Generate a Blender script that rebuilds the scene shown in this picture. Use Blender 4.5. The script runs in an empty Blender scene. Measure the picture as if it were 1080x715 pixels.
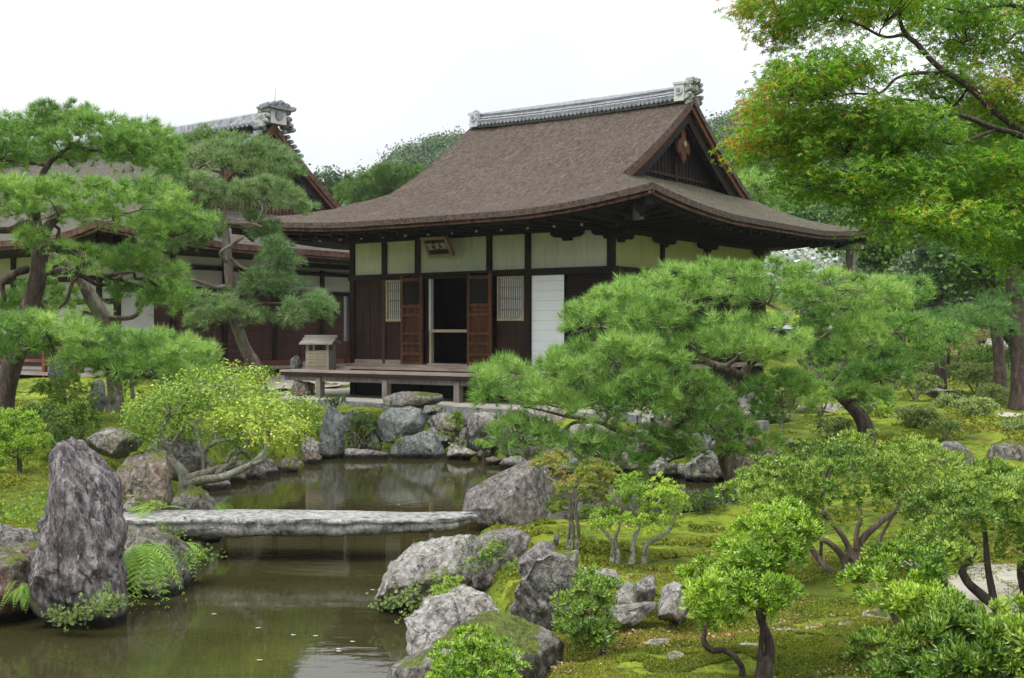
import bpy, bmesh, math
import numpy as np
from mathutils import Vector, Matrix
R = math.radians
C = bpy.context.scene.collection
scene = bpy.context.scene

# ------------------------------------------------------------ camera, sky, sun, exposure
FPX, HOR, CX, CAMZ = 1258.0, 350.0, 540.0, 2.2
cam_d = bpy.data.cameras.new('camera'); cam = bpy.data.objects.new('camera', cam_d); C.objects.link(cam)
cam.location = (0, 0, CAMZ); cam.rotation_euler = (R(90), 0, 0)
cam_d.sensor_width = 36; cam_d.lens = FPX / 1080 * 36; cam_d.shift_y = -7.5 / 1080
cam_d.clip_start = 0.1; cam_d.clip_end = 3000
scene.camera = cam
SUN_EL, SUN_AZ = 62, -55            # sun high, from the left and a little behind the camera
world = bpy.data.worlds.new("World"); scene.world = world; world.use_nodes = True
wn = world.node_tree; wn.nodes.clear()
w_out = wn.nodes.new('ShaderNodeOutputWorld'); w_bg = wn.nodes.new('ShaderNodeBackground')
w_sky = wn.nodes.new('ShaderNodeTexSky'); w_sky.sky_type = 'NISHITA'; w_sky.sun_disc = False
w_sky.sun_elevation = R(SUN_EL); w_sky.sun_rotation = R(180 - 55)
w_sky.air_density = 1.0; w_sky.dust_density = 3.0; w_sky.ozone_density = 1.0
w_hs = wn.nodes.new('ShaderNodeHueSaturation'); w_hs.inputs['Saturation'].default_value = 0.15
w_mix = wn.nodes.new('ShaderNodeMixRGB'); w_mix.inputs[0].default_value = 0.72
w_cl = wn.nodes.new('ShaderNodeTexNoise'); w_cl.inputs['Scale'].default_value = 2.2; w_cl.inputs['Detail'].default_value = 5
w_tc = wn.nodes.new('ShaderNodeTexCoord')
w_rm = wn.nodes.new('ShaderNodeValToRGB')
w_rm.color_ramp.elements[0].position = .35; w_rm.color_ramp.elements[0].color = (7.0, 7.4, 8.0, 1)
w_rm.color_ramp.elements[1].position = .65; w_rm.color_ramp.elements[1].color = (9.6, 9.8, 10.0, 1)
wn.links.new(w_tc.outputs['Generated'], w_cl.inputs['Vector'])
wn.links.new(w_cl.outputs['Fac'], w_rm.inputs[0])
wn.links.new(w_sky.outputs[0], w_hs.inputs['Color'])
wn.links.new(w_hs.outputs[0], w_mix.inputs[1]); wn.links.new(w_rm.outputs[0], w_mix.inputs[2])
# an overcast sky is brighter overhead than at the horizon
w_sp = wn.nodes.new('ShaderNodeSeparateXYZ'); wn.links.new(w_tc.outputs['Generated'], w_sp.inputs[0])
w_gr = wn.nodes.new('ShaderNodeValToRGB'); wn.links.new(w_sp.outputs[2], w_gr.inputs[0])
w_gr.color_ramp.elements[0].position = .0; w_gr.color_ramp.elements[0].color = (.36, .36, .36, 1)
w_gr.color_ramp.elements[1].position = 1.; w_gr.color_ramp.elements[1].color = (1, 1, 1, 1)
w_ml = wn.nodes.new('ShaderNodeMixRGB'); w_ml.blend_type = 'MULTIPLY'; w_ml.inputs[0].default_value = 1
wn.links.new(w_mix.outputs[0], w_ml.inputs[1]); wn.links.new(w_gr.outputs[0], w_ml.inputs[2])
wn.links.new(w_ml.outputs[0], w_bg.inputs[0]); w_bg.inputs[1].default_value = 0.142
wn.links.new(w_bg.outputs[0], w_out.inputs[0])
sun_d = bpy.data.lights.new('sun', 'SUN'); sun = bpy.data.objects.new('sun', sun_d); C.objects.link(sun)
sun_d.energy = 1.5; sun_d.angle = R(22); sun_d.color = (1.0, .97, .92)
sd_ = Vector((math.sin(R(SUN_AZ)) * math.cos(R(SUN_EL)), -math.cos(R(SUN_AZ)) * math.cos(R(SUN_EL)), math.sin(R(SUN_EL))))
sun.rotation_euler = sd_.to_track_quat('Z', 'Y').to_euler(); sun.location = (-10, -10, 30)
vs = scene.view_settings
vs.view_transform = 'Standard'; vs.look = 'None'; vs.gamma = 1; vs.use_curve_mapping = False
vs.exposure = 1.15
scene.cycles.max_bounces = 7; scene.cycles.diffuse_bounces = 3; scene.cycles.glossy_bounces = 3
scene.cycles.transmission_bounces = 4; scene.cycles.use_denoising = True
scene.cycles.caustics_reflective = False; scene.cycles.caustics_refractive = False
try:
    scene.cycles.denoiser = 'OPENIMAGEDENOISE'
except Exception:
    pass

def P(px, py, Y):
    return np.array(((px - CX) / FPX * Y, Y, CAMZ - (py - HOR) / FPX * Y))
def G(px, py, z=0.0):
    Y = (CAMZ - z) * FPX / (py - HOR)
    return np.array(((px - CX) / FPX * Y, Y, z))

# ------------------------------------------------------------ noise
def _h(ix, iy, iz, s):
    n = (ix * 73856093) ^ (iy * 19349663) ^ (iz * 83492791) ^ (s * 2654435761)
    n = n & 0xffffffff
    n = ((n ^ (n >> 15)) * 2246822519) & 0xffffffff
    n = ((n ^ (n >> 13)) * 3266489917) & 0xffffffff
    return ((n ^ (n >> 16)) & 0xffff) / 32767.5 - 1.0
def noise3(p, seed=0):
    p = np.asarray(p, float); i = np.floor(p).astype(np.int64); f = p - i
    u = f * f * (3 - 2 * f); r = 0
    for dx in (0, 1):
        for dy in (0, 1):
            for dz in (0, 1):
                w = (u[..., 0] if dx else 1 - u[..., 0]) * (u[..., 1] if dy else 1 - u[..., 1]) * (u[..., 2] if dz else 1 - u[..., 2])
                r = r + w * _h(i[..., 0] + dx, i[..., 1] + dy, i[..., 2] + dz, seed)
    return r
def fbm(p, oct=4, seed=0, gain=.5, lac=2.1):
    r = 0; a = 1; p = np.asarray(p, float)
    for k in range(oct):
        r = r + a * noise3(p, seed + k * 17); p = p * lac; a *= gain
    return r

# ------------------------------------------------------------ geometry collecting
class Geo:
    def __init__(s): s.v = []; s.f = []; s.n = 0; s.t = []
    def add(s, V, F, tone=None):
        V = np.asarray(V, float); s.v.append(V)
        for f in (F if isinstance(F, (list, tuple)) else [F]):
            f = np.asarray(f, int)
            if not len(f): continue
            s.f.append(f + s.n)
            s.t.append(np.zeros(len(f)) if tone is None else (np.full(len(f), tone) if np.isscalar(tone) else tone))
        s.n += len(V); return s
    def box(s, x0, x1, y0, y1, z0, z1, tone=None):
        V = [(x, y, z) for z in (z0, z1) for y in (y0, y1) for x in (x0, x1)]
        return s.add(V, np.array([(0, 2, 3, 1), (4, 5, 7, 6), (0, 1, 5, 4), (2, 6, 7, 3), (0, 4, 6, 2), (1, 3, 7, 5)]), tone)
    def prism(s, poly, axis, a0, a1):
        """poly of (p,q); axis 'y' -> (p,y,q); axis 'x' -> (x,p,q); axis 'z' -> (p,q,z)"""
        poly = list(poly); n = len(poly)
        def m(p, q, a): return {'y': (p, a, q), 'x': (a, p, q), 'z': (p, q, a)}[axis]
        V = [m(p, q, a0) for p, q in poly] + [m(p, q, a1) for p, q in poly]
        V.append(tuple(np.mean(V[:n], 0))); V.append(tuple(np.mean(V[n:2 * n], 0)))
        q = np.array([(i, (i + 1) % n, n + (i + 1) % n, n + i) for i in range(n)])
        t = np.array([(2 * n, (i + 1) % n, i) for i in range(n)] + [(2 * n + 1, n + i, n + (i + 1) % n) for i in range(n)])
        return s.add(V, [q, t])
    def tube(s, pts, rad, seg=7, smooth=3, jit=0.0, seed=0, tone=None):
        pts = np.asarray(pts, float); rad = np.asarray(rad, float)
        if smooth > 1 and len(pts) > 2:
            P_ = np.vstack([2 * pts[0] - pts[1], pts, 2 * pts[-1] - pts[-2]]); o = []; rr = []
            for i in range(1, len(P_) - 2):
                for k in range(smooth):
                    t = k / smooth
                    o.append(.5 * (2 * P_[i] + (P_[i + 1] - P_[i - 1]) * t + (2 * P_[i - 1] - 5 * P_[i] + 4 * P_[i + 1] - P_[i + 2]) * t * t + (-P_[i - 1] + 3 * P_[i] - 3 * P_[i + 1] + P_[i + 2]) * t ** 3))
                    rr.append(rad[i - 1] * (1 - t) + rad[i] * t)
            o.append(pts[-1]); rr.append(rad[-1]); pts = np.array(o); rad = np.array(rr)
        if jit: pts = pts + np.stack([noise3(pts * 3.1 + k * 9, seed + k) for k in range(3)], 1) * jit * np.minimum(1, np.arange(len(pts)) / 3)[:, None]
        T = np.gradient(pts, axis=0); T /= np.linalg.norm(T, axis=1)[:, None] + 1e-9
        ref = np.array((.31, .95, .05)); 
        A = np.cross(T, ref); A /= np.linalg.norm(A, axis=1)[:, None] + 1e-9; B = np.cross(T, A)
        ang = np.arange(seg) / seg * 2 * math.pi
        rn = 1 + .16 * np.sin(ang * 3 + seed)[None, :] * np.ones((len(pts), 1)) if seg > 6 else np.ones((len(pts), seg))
        V = pts[:, None, :] + (rad[:, None] * rn)[:, :, None] * (np.cos(ang)[None, :, None] * A[:, None, :] + np.sin(ang)[None, :, None] * B[:, None, :])
        n = len(pts); V = V.reshape(-1, 3)
        q = np.array([(i * seg + k, i * seg + (k + 1) % seg, (i + 1) * seg + (k + 1) % seg, (i + 1) * seg + k) for i in range(n - 1) for k in range(seg)])
        V = np.vstack([V, pts[-1] + T[-1] * rad[-1], pts[0]])
        t = np.array([((n - 1) * seg + k, (n - 1) * seg + (k + 1) % seg, n * seg) for k in range(seg)] + [((k + 1) % seg, k, n * seg + 1) for k in range(seg)])
        return s.add(V, [q, t], tone)
    def build(s, name, mat, parent=None, smooth=False, tone=False, loc=None, rot=None):
        V = np.vstack(s.v); me = bpy.data.meshes.new(name)
        if loc is not None and parent is None: V = V - np.asarray(loc)
        me.vertices.add(len(V)); me.vertices.foreach_set('co', V.astype(np.float32).ravel())
        loops = np.concatenate([f.ravel() for f in s.f]).astype(np.int32)
        tot = np.concatenate([np.full(len(f), f.shape[1]) for f in s.f]).astype(np.int32)
        st = np.concatenate([[0], np.cumsum(tot)[:-1]]).astype(np.int32)
        me.loops.add(len(loops)); me.loops.foreach_set('vertex_index', loops)
        me.polygons.add(len(tot)); me.polygons.foreach_set('loop_start', st)
        try: me.polygons.foreach_set('loop_total', tot)
        except Exception: pass
        me.update(calc_edges=True)
        me.polygons.foreach_set('use_smooth', np.full(len(tot), bool(smooth)))
        if tone:
            a = me.attributes.new('tone', 'FLOAT', 'FACE'); a.data.foreach_set('value', np.concatenate(s.t).astype(np.float32))
        me.materials.append(mat); me.validate()
        o = bpy.data.objects.new(name, me); C.objects.link(o)
        if parent is not None: o.parent = parent
        if loc is not None: o.location = tuple(loc)
        if rot is not None: o.rotation_euler = rot
        return o

def tag(o, label=None, cat=None, group=None, kind=None):
    if label: o['label'] = label
    if cat: o['category'] = cat
    if group: o['group'] = group
    if kind: o['kind'] = kind
    return o
def empty(name, loc, rz=0, label=None, cat=None, group=None):
    o = bpy.data.objects.new(name, None); C.objects.link(o); o.location = tuple(float(x) for x in loc); o.rotation_euler = (0, 0, rz)
    o.empty_display_size = .2
    return tag(o, label, cat, group)

# ------------------------------------------------------------ materials
def nt(name):
    m = bpy.data.materials.new(name); m.use_nodes = True; t = m.node_tree
    return m, t, t.nodes['Principled BSDF'], t.nodes['Material Output']
def N(t, typ, **kw):
    n = t.nodes.new(typ)
    for k, v in kw.items():
        if k in n.inputs: n.inputs[k].default_value = v
        else: setattr(n, k, v)
    return n
def ramp(t, fac, stops):
    r = N(t, 'ShaderNodeValToRGB'); e = r.color_ramp.elements
    while len(e) < len(stops): e.new(.5)
    for i, (p, c) in enumerate(stops):
        e[i].position = p; e[i].color = (*c, 1) if len(c) == 3 else c
    t.links.new(fac, r.inputs[0]); return r.outputs[0]
def mapped(t, scale=(1, 1, 1), coord='Object', rot=(0, 0, 0)):
    tc = N(t, 'ShaderNodeTexCoord'); mp = N(t, 'ShaderNodeMapping'); mp.inputs['Scale'].default_value = scale
    mp.inputs['Rotation'].default_value = rot
    t.links.new(tc.outputs[coord], mp.inputs[0]); return mp.outputs[0]
def tnoise(t, vec, scale, detail=4, rough=.55, dist=0):
    n = N(t, 'ShaderNodeTexNoise', Scale=scale, Detail=detail, Roughness=rough, Distortion=dist)
    if vec is not None: t.links.new(vec, n.inputs['Vector'])
    return n.outputs['Fac']
def mixc(t, f, a, b, mode='MIX'):
    m = N(t, 'ShaderNodeMixRGB', blend_type=mode)
    for i, x in enumerate((f, a, b)):
        if hasattr(x, 'links'): t.links.new(x, m.inputs[i])
        elif isinstance(x, (int, float)): m.inputs[i].default_value = x
        else: m.inputs[i].default_value = (*x, 1)
    return m.outputs[0]
def bump(t, h, strength=.5, dist=.02, normal=None):
    b = N(t, 'ShaderNodeBump'); b.inputs['Strength'].default_value = strength; b.inputs['Distance'].default_value = dist
    t.links.new(h, b.inputs['Height'])
    if normal is not None: t.links.new(normal, b.inputs['Normal'])
    return b.outputs[0]

def leafmat(name, stops, trans=.3, rough=.5, spec=.35):
    m, t, p, o = nt(name)
    a = N(t, 'ShaderNodeAttribute', attribute_name='tone')
    col = ramp(t, a.outputs['Fac'], stops)
    t.links.new(col, p.inputs['Base Color']); p.inputs['Roughness'].default_value = rough
    p.inputs['Specular IOR Level'].default_value = spec
    tr = N(t, 'ShaderNodeBsdfTranslucent'); t.links.new(mixc(t, 1.0, col, (1.0, 1.0, .6), 'MULTIPLY'), tr.inputs[0])
    mx = N(t, 'ShaderNodeMixShader'); mx.inputs[0].default_value = trans
    t.links.new(p.outputs[0], mx.inputs[1]); t.links.new(tr.outputs[0], mx.inputs[2]); t.links.new(mx.outputs[0], o.inputs[0])
    return m
M = {}
M['pine'] = leafmat('pine_needles', [(0, (.035, .10, .025)), (.35, (.13, .28, .055)), (.7, (.29, .50, .11)), (1, (.52, .66, .22))], .34)
M['pine_grey'] = leafmat('grey_green_needles', [(0, (.05, .11, .045)), (.4, (.13, .24, .09)), (.75, (.26, .40, .16)), (1, (.42, .50, .26))], .3)
M['pine_dark'] = leafmat('pine_needles_dark', [(0, (.04, .11, .035)), (.5, (.11, .24, .065)), (1, (.22, .38, .11))], .3)
M['azalea'] = leafmat('azalea_leaves', [(0, (.025, .07, .012)), (.35, (.09, .19, .022)), (.7, (.24, .38, .04)), (1, (.46, .56, .11))], .3, .35, .6)
M['azalea_lime'] = leafmat('azalea_leaves_lime', [(0, (.03, .09, .012)), (.35, (.13, .26, .02)), (.7, (.31, .49, .035)), (1, (.52, .64, .09))], .32, .35, .6)
M['azalea_dull'] = leafmat('azalea_leaves_dull', [(0, (.08, .14, .04)), (.5, (.23, .32, .09)), (1, (.42, .48, .18))], .25, .5)
M['yellow'] = leafmat('yellow_green_leaves', [(0, (.06, .14, .022)), (.35, (.17, .31, .04)), (.7, (.34, .47, .055)), (1, (.58, .62, .10))], .35, .45)
M['orange_tip'] = leafmat('orange_tipped_leaves', [(0, (.09, .16, .02)), (.55, (.22, .33, .04)), (.75, (.40, .30, .07)), (1, (.48, .26, .10))], .3, .5)
M['maple'] = leafmat('maple_leaves', [(0, (.06, .17, .015)), (.35, (.15, .33, .022)), (.74, (.34, .54, .04)), (.80, (.46, .50, .07)), (.88, (.58, .36, .07)), (1, (.45, .13, .05))], .5, .45)
M['camellia'] = leafmat('camellia_leaves', [(0, (.03, .08, .03)), (.5, (.08, .16, .06)), (1, (.20, .28, .15))], .15, .25, .7)
M['forest'] = leafmat('forest_leaves', [(0, (.025, .06, .02)), (.5, (.05, .12, .03)), (1, (.11, .20, .05))], .25, .6)
M['forest_mid'] = leafmat('forest_leaves_mid', [(0, (.05, .11, .03)), (.5, (.10, .20, .04)), (1, (.18, .30, .06))], .3, .6)
M['forest_far'] = leafmat('far_forest_leaves', [(0, (.035, .075, .045)), (.5, (.075, .13, .062)), (1, (.15, .20, .085))], .2, .7)
M['silver'] = leafmat('silver_leaves', [(0, (.30, .34, .32)), (.5, (.5, .54, .53)), (1, (.72, .76, .78))], .3, .5)
M['fern'] = leafmat('fern_fronds', [(0, (.14, .30, .04)), (.5, (.26, .48, .06)), (1, (.42, .58, .10))], .4, .45)
M['rust'] = leafmat('reddish_shrub_leaves', [(0, (.12, .14, .05)), (.5, (.28, .24, .10)), (1, (.42, .25, .16))], .25, .5)
M['moss_tuft'] = leafmat('moss_sprigs', [(0, (.06, .09, .012)), (.45, (.18, .235, .022)), (.85, (.32, .36, .035)), (1, (.24, .13, .04))], .2, .8)

def barkmat(name, c0, c1, c2, sc=1.0, lichen=0.0):
    m, t, p, o = nt(name); v = mapped(t, (1, 1, .35))
    n1 = tnoise(t, v, 14 * sc, 6, .65, .8); n2 = tnoise(t, v, 3 * sc, 3)
    c = ramp(t, n1, [(.32, c0), (.55, c1), (.72, c2)])
    if lichen: c = mixc(t, ramp(t, n2, [(.5, (0, 0, 0)), (.62, (lichen,) * 3)]), c, (.34, .38, .30))
    vo = N(t, 'ShaderNodeTexVoronoi', Scale=22 * sc); vo.feature = 'DISTANCE_TO_EDGE'; t.links.new(v, vo.inputs['Vector'])
    t.links.new(c, p.inputs[0]); p.inputs['Roughness'].default_value = .9
    b = bump(t, n1, .8, .02); b2 = bump(t, vo.outputs['Distance'], .7, .02, b); t.links.new(b2, p.inputs['Normal']); return m
M['bark_pine'] = barkmat('pine_bark', (.045, .030, .024), (.15, .11, .085), (.30, .24, .20), 1, .3)
M['bark_red'] = barkmat('reddish_pine_bark', (.03, .020, .016), (.085, .058, .046), (.17, .125, .10), 1)
M['bark_dark'] = barkmat('dark_bark', (.02, .014, .012), (.065, .045, .036), (.16, .12, .10), 1.2)
M['bark_pale'] = barkmat('lichened_bark', (.09, .08, .06), (.28, .26, .20), (.52, .53, .44), 2.5, .8)

def rockmat(name, a, b, c, moss=.3, lichen=.5, warm=(.30, .22, .14), warmth=.0, streak=.75):
    m, t, p, o = nt(name); v = mapped(t, (1, 1, streak), rot=(0, .15, 0))
    n1 = tnoise(t, v, 3.2, 8, .62, .6); n2 = tnoise(t, v, 16, 6, .7); n3 = tnoise(t, v, 1.1, 3); n4 = tnoise(t, v, 60, 3, .7)
    vs_ = mapped(t, (1, 1, .25), rot=(.3, .25, 0)); n5 = tnoise(t, vs_, 7, 6, .65, 1.2)
    col = ramp(t, n1, [(.30, a), (.5, b), (.7, c)])
    col = mixc(t, ramp(t, n5, [(.40, (.95,) * 3), (.47, (0, 0, 0))]), col, tuple(x * .22 for x in a))
    col = mixc(t, .6, col, ramp(t, n2, [(.34, tuple(x * .25 for x in a)), (.47, b), (.64, tuple(min(.75, x * 1.5) for x in c))]))
    if warmth: col = mixc(t, ramp(t, n3, [(.48, (0, 0, 0)), (.62, (warmth,) * 3)]), col, warm)
    wv = N(t, 'ShaderNodeVectorMath', operation='MULTIPLY_ADD'); nn_ = N(t, 'ShaderNodeTexNoise', Scale=2.5, Detail=5); t.links.new(v, nn_.inputs['Vector']); t.links.new(nn_.outputs['Color'], wv.inputs[0]); wv.inputs[1].default_value = (1.5,) * 3; t.links.new(v, wv.inputs[2])
    ck = N(t, 'ShaderNodeTexVoronoi', Scale=1.9); ck.feature = 'DISTANCE_TO_EDGE'; t.links.new(wv.outputs[0], ck.inputs['Vector']); ckm = ramp(t, n3, [(.42, (0, 0, 0)), (.60, (1, 1, 1))]); crk = mixc(t, 1.0, ramp(t, ck.outputs['Distance'], [(0, (.35,) * 3), (.022, (1, 1, 1))]), ckm, 'LIGHTEN')
    col = mixc(t, 1.0, col, crk, 'MULTIPLY')
    if lichen:
        vo = N(t, 'ShaderNodeTexVoronoi', Scale=13); t.links.new(v, vo.inputs['Vector'])
        li = mixc(t, 1.0, ramp(t, vo.outputs['Distance'], [(.12, (1, 1, 1)), (.34, (0, 0, 0))]), ramp(t, n3, [(.42, (0, 0, 0)), (.58, (lichen,) * 3)]), 'MULTIPLY')
        col = mixc(t, li, col, (.55, .57, .50))
        li2 = ramp(t, n4, [(.60, (0, 0, 0)), (.70, (lichen,) * 3)]); col = mixc(t, li2, col, (.58, .58, .54))
    if moss:
        g = N(t, 'ShaderNodeNewGeometry'); sx = N(t, 'ShaderNodeSeparateXYZ'); t.links.new(g.outputs['Normal'], sx.inputs[0])
        ma = N(t, 'ShaderNodeMath', operation='MULTIPLY_ADD'); t.links.new(sx.outputs[2], ma.inputs[0]); ma.inputs[1].default_value = .45
        mb = N(t, 'ShaderNodeMath', operation='ADD'); t.links.new(n1, ma.inputs[2]); t.links.new(ma.outputs[0], mb.inputs[0])
        n6 = tnoise(t, v, 2.0, 5, .6); t.links.new(n6, mb.inputs[1])
        th = 1.55 - moss * .42
        mf = ramp(t, mb.outputs[0], [(0, (0, 0, 0)), (min(.999, th / 1.6), (0, 0, 0)), (min(1., th / 1.6 + .06), (1, 1, 1))])
        sc_ = N(t, 'ShaderNodeMath', operation='MULTIPLY'); t.links.new(mb.outputs[0], sc_.inputs[0]); sc_.inputs[1].default_value = 1 / 1.6
        rmp = mf.node; t.links.new(sc_.outputs[0], rmp.inputs[0])
        mc = ramp(t, n2, [(.35, (.05, .065, .012)), (.6, (.15, .19, .03))])
        col = mixc(t, mf, col, mc)
    gp = N(t, 'ShaderNodeNewGeometry'); pz_ = N(t, 'ShaderNodeSeparateXYZ'); t.links.new(gp.outputs['Position'], pz_.inputs[0]); wz = N(t, 'ShaderNodeMath', operation='MULTIPLY_ADD'); t.links.new(n2, wz.inputs[0]); wz.inputs[1].default_value = -.12; t.links.new(pz_.outputs[2], wz.inputs[2])
    wet = ramp(t, wz.outputs[0], [(0, (1, 1, 1)), (.045, (0, 0, 0))]); col = mixc(t, wet, col, (.022, .019, .014))   # wet, algae-dark band at the waterline
    t.links.new(col, p.inputs[0]); p.inputs['Roughness'].default_value = .85; p.inputs['Specular IOR Level'].default_value = .3
    b1 = bump(t, n5, 1.0, .10, bump(t, crk, .8, .04)); b2 = bump(t, n2, 1.0, .05, b1); b3 = bump(t, n4, .7, .012, b2); t.links.new(b3, p.inputs['Normal'])
    return m
M['rock_grey'] = rockmat('grey_rock', (.10, .092, .082), (.235, .222, .20), (.42, .41, .37), .4, .6, warmth=.4)
M['rock_pale'] = rockmat('pale_rock', (.17, .155, .135), (.33, .31, .28), (.54, .52, .47), .25, .6, warmth=.5)
M['rock_purple'] = rockmat('purple_rock', (.062, .050, .053), (.145, .120, .124), (.34, .31, .31), .12, .7, streak=.3)
M['rock_rose'] = rockmat('rose_rock', (.10, .085, .082), (.20, .175, .168), (.34, .31, .295), .2, .5, (.20, .15, .11), .35)
M['rock_blue'] = rockmat('bluish_rock', (.10, .115, .12), (.20, .22, .215), (.33, .35, .33), .3, .5, warmth=.2)
M['rock_brown'] = rockmat('brown_rock', (.06, .045, .035), (.15, .12, .09), (.30, .27, .22), .45, .5, (.20, .09, .045), .5)
M['rock_moss'] = rockmat('mossy_rock', (.09, .08, .065), (.19, .175, .15), (.34, .32, .28), .72, .4)
M['slab'] = rockmat('bridge_stone', (.20, .195, .185), (.36, .345, .325), (.54, .525, .50), 0, .5)

def wood(name, c0, c1, grain='z', sc=1.0, rough=.75, sat=1):
    m, t, p, o = nt(name)
    s = {'z': (14, 14, .8), 'x': (.8, 14, 14), 'y': (14, .8, 14)}[grain]
    v = mapped(t, tuple(k * sc for k in s)); n1 = tnoise(t, v, 1.6, 6, .65, .4); v2 = mapped(t); n2 = tnoise(t, v2, 1.7, 3)
    c = ramp(t, n1, [(.3, c0), (.7, c1)]); c = mixc(t, mixc(t, 1, ramp(t, n2, [(.35, (0,) * 3), (.7, (.5,) * 3)]), (1, 1, 1), 'MULTIPLY'), c, tuple(x * .55 for x in c0))
    t.links.new(c, p.inputs[0]); p.inputs['Roughness'].default_value = rough; p.inputs['Specular IOR Level'].default_value = .18; t.links.new(bump(t, n1, .35, .006), p.inputs['Normal']); return m
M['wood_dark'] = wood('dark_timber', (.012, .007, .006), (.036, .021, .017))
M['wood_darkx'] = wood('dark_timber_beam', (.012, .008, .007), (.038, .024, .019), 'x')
M['wood_black'] = wood('near_black_timber', (.006, .005, .005), (.018, .013, .012), 'x')  # darkest timber tone, for soffit, rafters, gable, underfloor and inner parts
M['wood_red'] = wood('reddish_board', (.10, .035, .018), (.24, .10, .055), 'x')
M['wood_door'] = wood('orange_brown_door_wood', (.045, .021, .012), (.17, .073, .036)); M['wood_panel'] = wood('brown_door_panel', (.03, .011, .006), (.14, .05, .022))
M['wood_board'] = wood('brown_board_wall', (.016, .009, .007), (.065, .032, .022))
M['wood_plank'] = wood('red_brown_plank_wall', (.055, .026, .022), (.12, .06, .05), 'y')
M['wood_pale'] = wood('pale_timber', (.36, .30, .20), (.52, .45, .32), 'z')
M['wood_grey'] = wood('weathered_grey_timber', (.20, .18, .16), (.42, .39, .35), 'x')
M['wood_post'] = wood('weathered_post', (.10, .085, .075), (.26, .23, .21))
M['wood_deck'] = wood('deck_timber', (.22, .17, .14), (.42, .35, .30), 'x')
def flat(name, c, rough=.8, nz=.06, sc=3, b=.1):
    m, t, p, o = nt(name); v = mapped(t); n = tnoise(t, v, sc, 5, .6)
    col = ramp(t, n, [(.3, tuple(max(0, x * (1 - nz * 2)) for x in c)), (.7, tuple(x * (1 + nz) for x in c))])
    t.links.new(col, p.inputs[0]); p.inputs['Roughness'].default_value = rough
    if b: t.links.new(bump(t, tnoise(t, v, 40, 3), b, .004), p.inputs['Normal'])
    return m
def plaster(name, c):
    m, t, p, o = nt(name); v = mapped(t, (3, 3, .5)); v2 = mapped(t); n1 = tnoise(t, v, 2.2, 6, .65, .5); n2 = tnoise(t, v2, 1.3, 4)
    col = ramp(t, n1, [(.30, tuple(x * .80 for x in c)), (.5, c), (.75, tuple(min(.85, x * 1.05) for x in c))]); col = mixc(t, ramp(t, n2, [(.5, (0,) * 3), (.7, (.35,) * 3)]), col, tuple(x * y for x, y in zip(c, (.82, .80, .70))))
    t.links.new(col, p.inputs[0]); p.inputs['Roughness'].default_value = .92; t.links.new(bump(t, n1, .1, .004), p.inputs['Normal']); return m
M['plaster'] = plaster('cream_plaster', (.54, .54, .46))
M['plaster_olive'] = plaster('olive_plaster', (.36, .38, .17))
M['plaster_white'] = flat('white_plaster', (.52, .52, .50), .9, .04, 2)
M['paper'] = flat('white_paper', (.86, .89, .92), .8, .02, 2, 0)
M['metal_grey'] = flat('grey_post_paint', (.16, .17, .20), .5)
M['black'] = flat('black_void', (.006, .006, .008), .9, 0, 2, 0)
M['tile'] = flat('grey_roof_tile', (.20, .21, .235), .45, .25, 6)
M['tile_mid'] = flat('weathered_ridge_tile', (.27, .28, .305), .45, .35, 5); M['tile_pale'] = flat('pale_roof_tile', (.46, .47, .50), .45, .2, 8)
M['verdigris'] = flat('lichened_tile', (.33, .35, .32), .8, .5, 10, .5)
M['stone_curb'] = flat('curb_stone', (.22, .22, .215), .85, .35, 7, .6)
M['sand'] = flat('raked_sand', (.34, .31, .26), .95, .12, 12, .5)
M['earth'] = flat('packed_earth', (.33, .30, .255), .95, .15, 3, .4)
M['gold'] = flat('faded_plaque_frame', (.22, .18, .10), .6, .25, 9)
M['char'] = flat('faded_pink_writing', (.52, .42, .40), .8, .2, 20, 0)
M['white_tip'] = flat('white_rafter_tip', (.50, .52, .54), .6, .1, 9, 0)

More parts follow.
